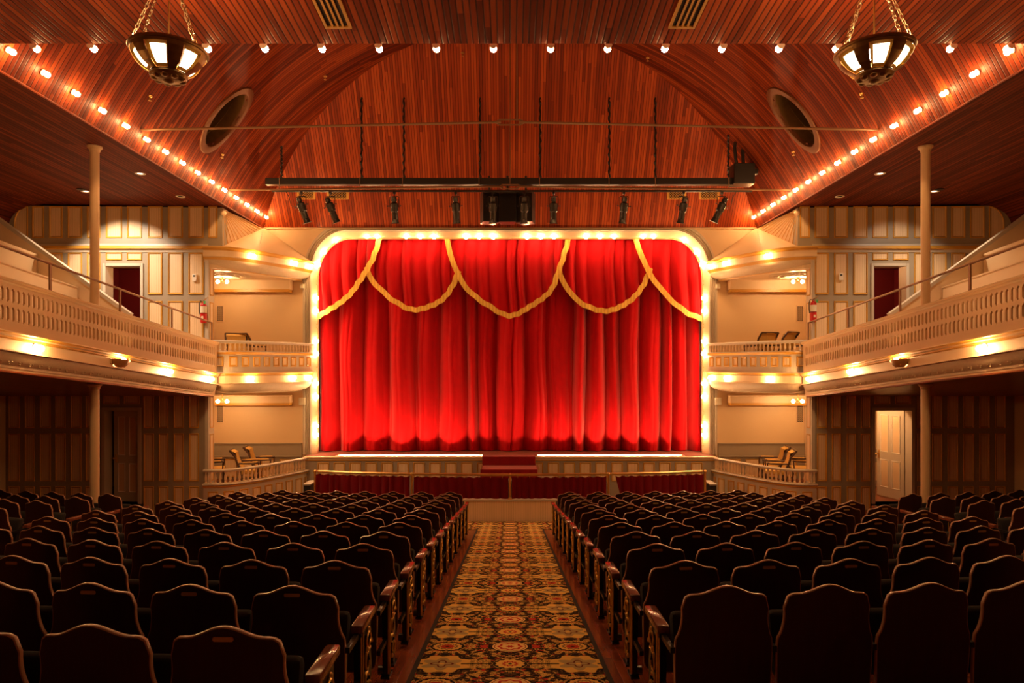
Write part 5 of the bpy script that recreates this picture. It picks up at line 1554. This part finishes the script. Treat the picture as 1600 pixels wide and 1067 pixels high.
def seat_proto(aisle):
    """aisle: 0 none, -1 an extra ornate end standard on local -x, +1 on local +x"""
    g = thing('theatre_chair', 'x', 'theatre chair', (0,0,0), 'seats')
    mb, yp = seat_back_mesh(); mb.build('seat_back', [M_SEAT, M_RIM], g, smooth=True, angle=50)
    mb = MB()
    pl = []
    zc = .822
    for k in range(20):
        a = 2*pi*k/20; x = .0075*cos(a)+(.034 if cos(a) > 0 else -.034); z = zc+.0095*sin(a); pl.append((x, yp(0, zc)-.0125, z))
    mb.prism(pl, (0, -.003, 0)); mb.build('number_plate', M_PLATE, g)
    mb = MB(); mb.bbox(-.20, .20, .012, .05, .40, .74, .02); mb.xf(Matrix.Shear('XZ', 4, (0, 0)) if False else Matrix.Identity(4))
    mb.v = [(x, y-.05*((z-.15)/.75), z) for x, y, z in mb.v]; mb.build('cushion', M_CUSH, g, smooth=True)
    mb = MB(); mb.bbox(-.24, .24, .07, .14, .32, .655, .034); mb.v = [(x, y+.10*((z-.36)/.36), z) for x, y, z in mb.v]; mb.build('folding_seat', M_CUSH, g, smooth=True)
    def standard(x, ornate):
        mb = MB()
        out = [(.0, .0), (.05, .0), (.06, .05), (.07, .20), (.12, .42), (.20, .52), (.40, .565), (.44, .57), (.44, .54), (.40, .50), (.38, .42), (.42, .30), (.43, .20), (.40, .08), (.43, .03), (.46, .0), (.30, .0), (.29, .04), (.2, .05), (.10, .04)]
        out = [(.02+y, z) for y, z in out]
        mb.prism([(x-.022, .21, 0), (x-.022, .275, 0), (x-.022, .265, .10), (x-.022, .27, .45), (x-.022, .285, .53), (x-.022, .20, .53), (x-.022, .205, .45), (x-.022, .215, .10)], (.044, 0, 0))
        mb.prism([(x-.012, .27, .53), (x-.012, .27, .47), (x-.012, .36, .46), (x-.012, .40, .36), (x-.012, .455, .26), (x-.012, .44, .12), (x-.012, .40, .04), (x-.012, .42, 0), (x-.012, .47, 0), (x-.012, .46, .08), (x-.012, .49, .24), (x-.012, .46, .38), (x-.012, .47, .53)], (.024, 0, 0))
        mb.box(x-.012, x+.012, .0, .24, .50, .53); mb.box(x-.012, x+.012, .0, .24, .24, .27); mb.box(x-.012, x+.012, .25, .46, .20, .225)
        mb.box(x-.03, x+.03, .19, .31, 0, .015); mb.box(x-.025, x+.025, .38, .49, 0, .015)
        o = mb.build('standard', M_CAST, g)
        mb = MB(); mb.bbox(x-.034, x+.034, .19, .50, .578, .625, .008)
        mb.v = [(a, b_, c_-.052+.008*((b_-.26)/.46)) for a, b_, c_ in mb.v]; mb.build('armrest', M_ARM, g, smooth=True, angle=30)
        if ornate:
            q = 1 if x > 0 else -1; xo = x+q*.016; mb = MB()
            for (cy, cz, r, t0, t1) in ((.37, .42, .06, -.5, 4.2), (.37, .30, .07, 1.2, 6.0), (.37, .14, .06, -1, 3.6), (.33, .22, .04, 0, 4.5), (.42, .38, .035, 0, 5)):
                pts = []
                for k in range(15):
                    a = t0+(t1-t0)*k/14; rr = r*(1-.55*k/14); pts.append((xo+q*.004, cy+rr*cos(a), cz+rr*sin(a)))
                mb.tube(pts, [.009*(1-.4*k/14) for k in range(15)], 5)
            for (cy, cz, r) in ((.36, .37, .026), (.40, .47, .02), (.34, .10, .018)): mb.lathe([(r, 0), (r*.8, .008), (.002, .014)], (xo, cy, cz), n=10, mat=Matrix.Rotation(q*pi/2, 4, 'Y'))
            mb.tube([(xo+q*.008, .235, .02), (xo+q*.008, .235, .52)], .006, 5)
            # gilt front edge seen from behind
            mb.tube([(xo+q*.004, .21, .03), (xo+q*.004, .205, .50)], .006, 5)
            mb.build('gilt_scrollwork', M_GILT, o, smooth=True)
            mb = MB(); mb.lathe([(.03, -.02), (.03, .02)], (x-q*.03, .22, .05), n=10, mat=Matrix.Rotation(pi/2, 4, 'Y')); mb.build('foot_bracket', M_IRON, o, smooth=True)
    standard(.27, aisle > 0)
    if aisle: 
        if aisle < 0: standard(-.27, True)
    return g
# one prototype for every situation: plain, end standard on -x, end standard on +x
PR = {0: seat_proto(0), -1: seat_proto(-1), 1: seat_proto(1)}
USED = {0: False, -1: False, 1: False}
def put_seat(kind, x, y, rz, label, group, plate=True):
    if not USED[kind] and plate: o = PR[kind]; USED[kind] = True; keep = True
    else: o = dup(PR[kind], (0,0,0), skip=() if plate else ('number_plate',))
    o.location = (x, y, floorz(x, y)); o.rotation_euler = (0, 0, rz); o['label'] = label; o['group'] = group
    return o
PITCH, SW, RC = .845, .54, 35.0
WORDS = {1: 'first', 2: 'second', 3: 'third', 4: 'fourth', 5: 'fifth', 6: 'sixth', 7: 'seventh', 8: 'eighth', 9: 'ninth', 10: 'tenth', 11: 'eleventh', 12: 'twelfth', 13: 'rearmost'}
SEATP = 0
for s in (-1, 1):
    for r in range(-1, 12):
        if r == -1 and s > 0: continue
        d0 = (4.21+r)*PITCH
        nse = 7 if r == 11 else 8
        for k in range(nse):
            arc = 1.12+SW*k
            # rows near the camera reach past the frame: leave out seats wholly outside it
            th = arc/RC; x = s*RC*sin(th); y = d0+RC*(1-cos(th))
            if abs(x)-.3 > (815/F)*(y+.5): continue
            kind = 0
            if k == 0: kind = -s
            rz = s*th
            rowname = WORDS[12-r]
            label = 'dark mahogany seat %s of the centre aisle, %s from it, %s row from the pit' % (LR[s], WORDS[k+1], rowname)
            plate = not ((s > 0 and r == 0) or (s < 0 and r == -1 and k == 1) or (s > 0 and r == 1 and k in (3, 4)))
            put_seat(kind, x, y, rz, label, 'theatre seats %s of the centre aisle' % LR[s], plate)
# side blocks under the balconies
for s in (-1, 1):
    for r in range(6):
        d0 = 10.62-.845*r
        for k in range(6):
            ax = 6.62+SW*k; th = ax/RC; x = s*RC*sin(th); y = d0+RC*(1-cos(th))
            if abs(x)-.3 > (812/F)*(y+.3) or abs(x) > 11.3: continue
            kind = -s if k == 0 else 0
            if abs(x-s*7.15) < .3 and abs(y-11.75) < .35: continue
            label = 'shadowed seat under the %s balcony, %s from the side aisle, %s row from the door' % (LR[s], WORDS[k+1], WORDS[r+1])
            put_seat(kind, x, y, s*th*1.2, label, 'theatre seats under the %s balcony' % LR[s], False)
for kd, pr in PR.items():
    if not USED[kd]:
        for ch in list(pr.children_recursive): bpy.data.objects.remove(ch)
        bpy.data.objects.remove(pr)
for o in list(bpy.data.objects):
    if '_o' in o: del o['_o']
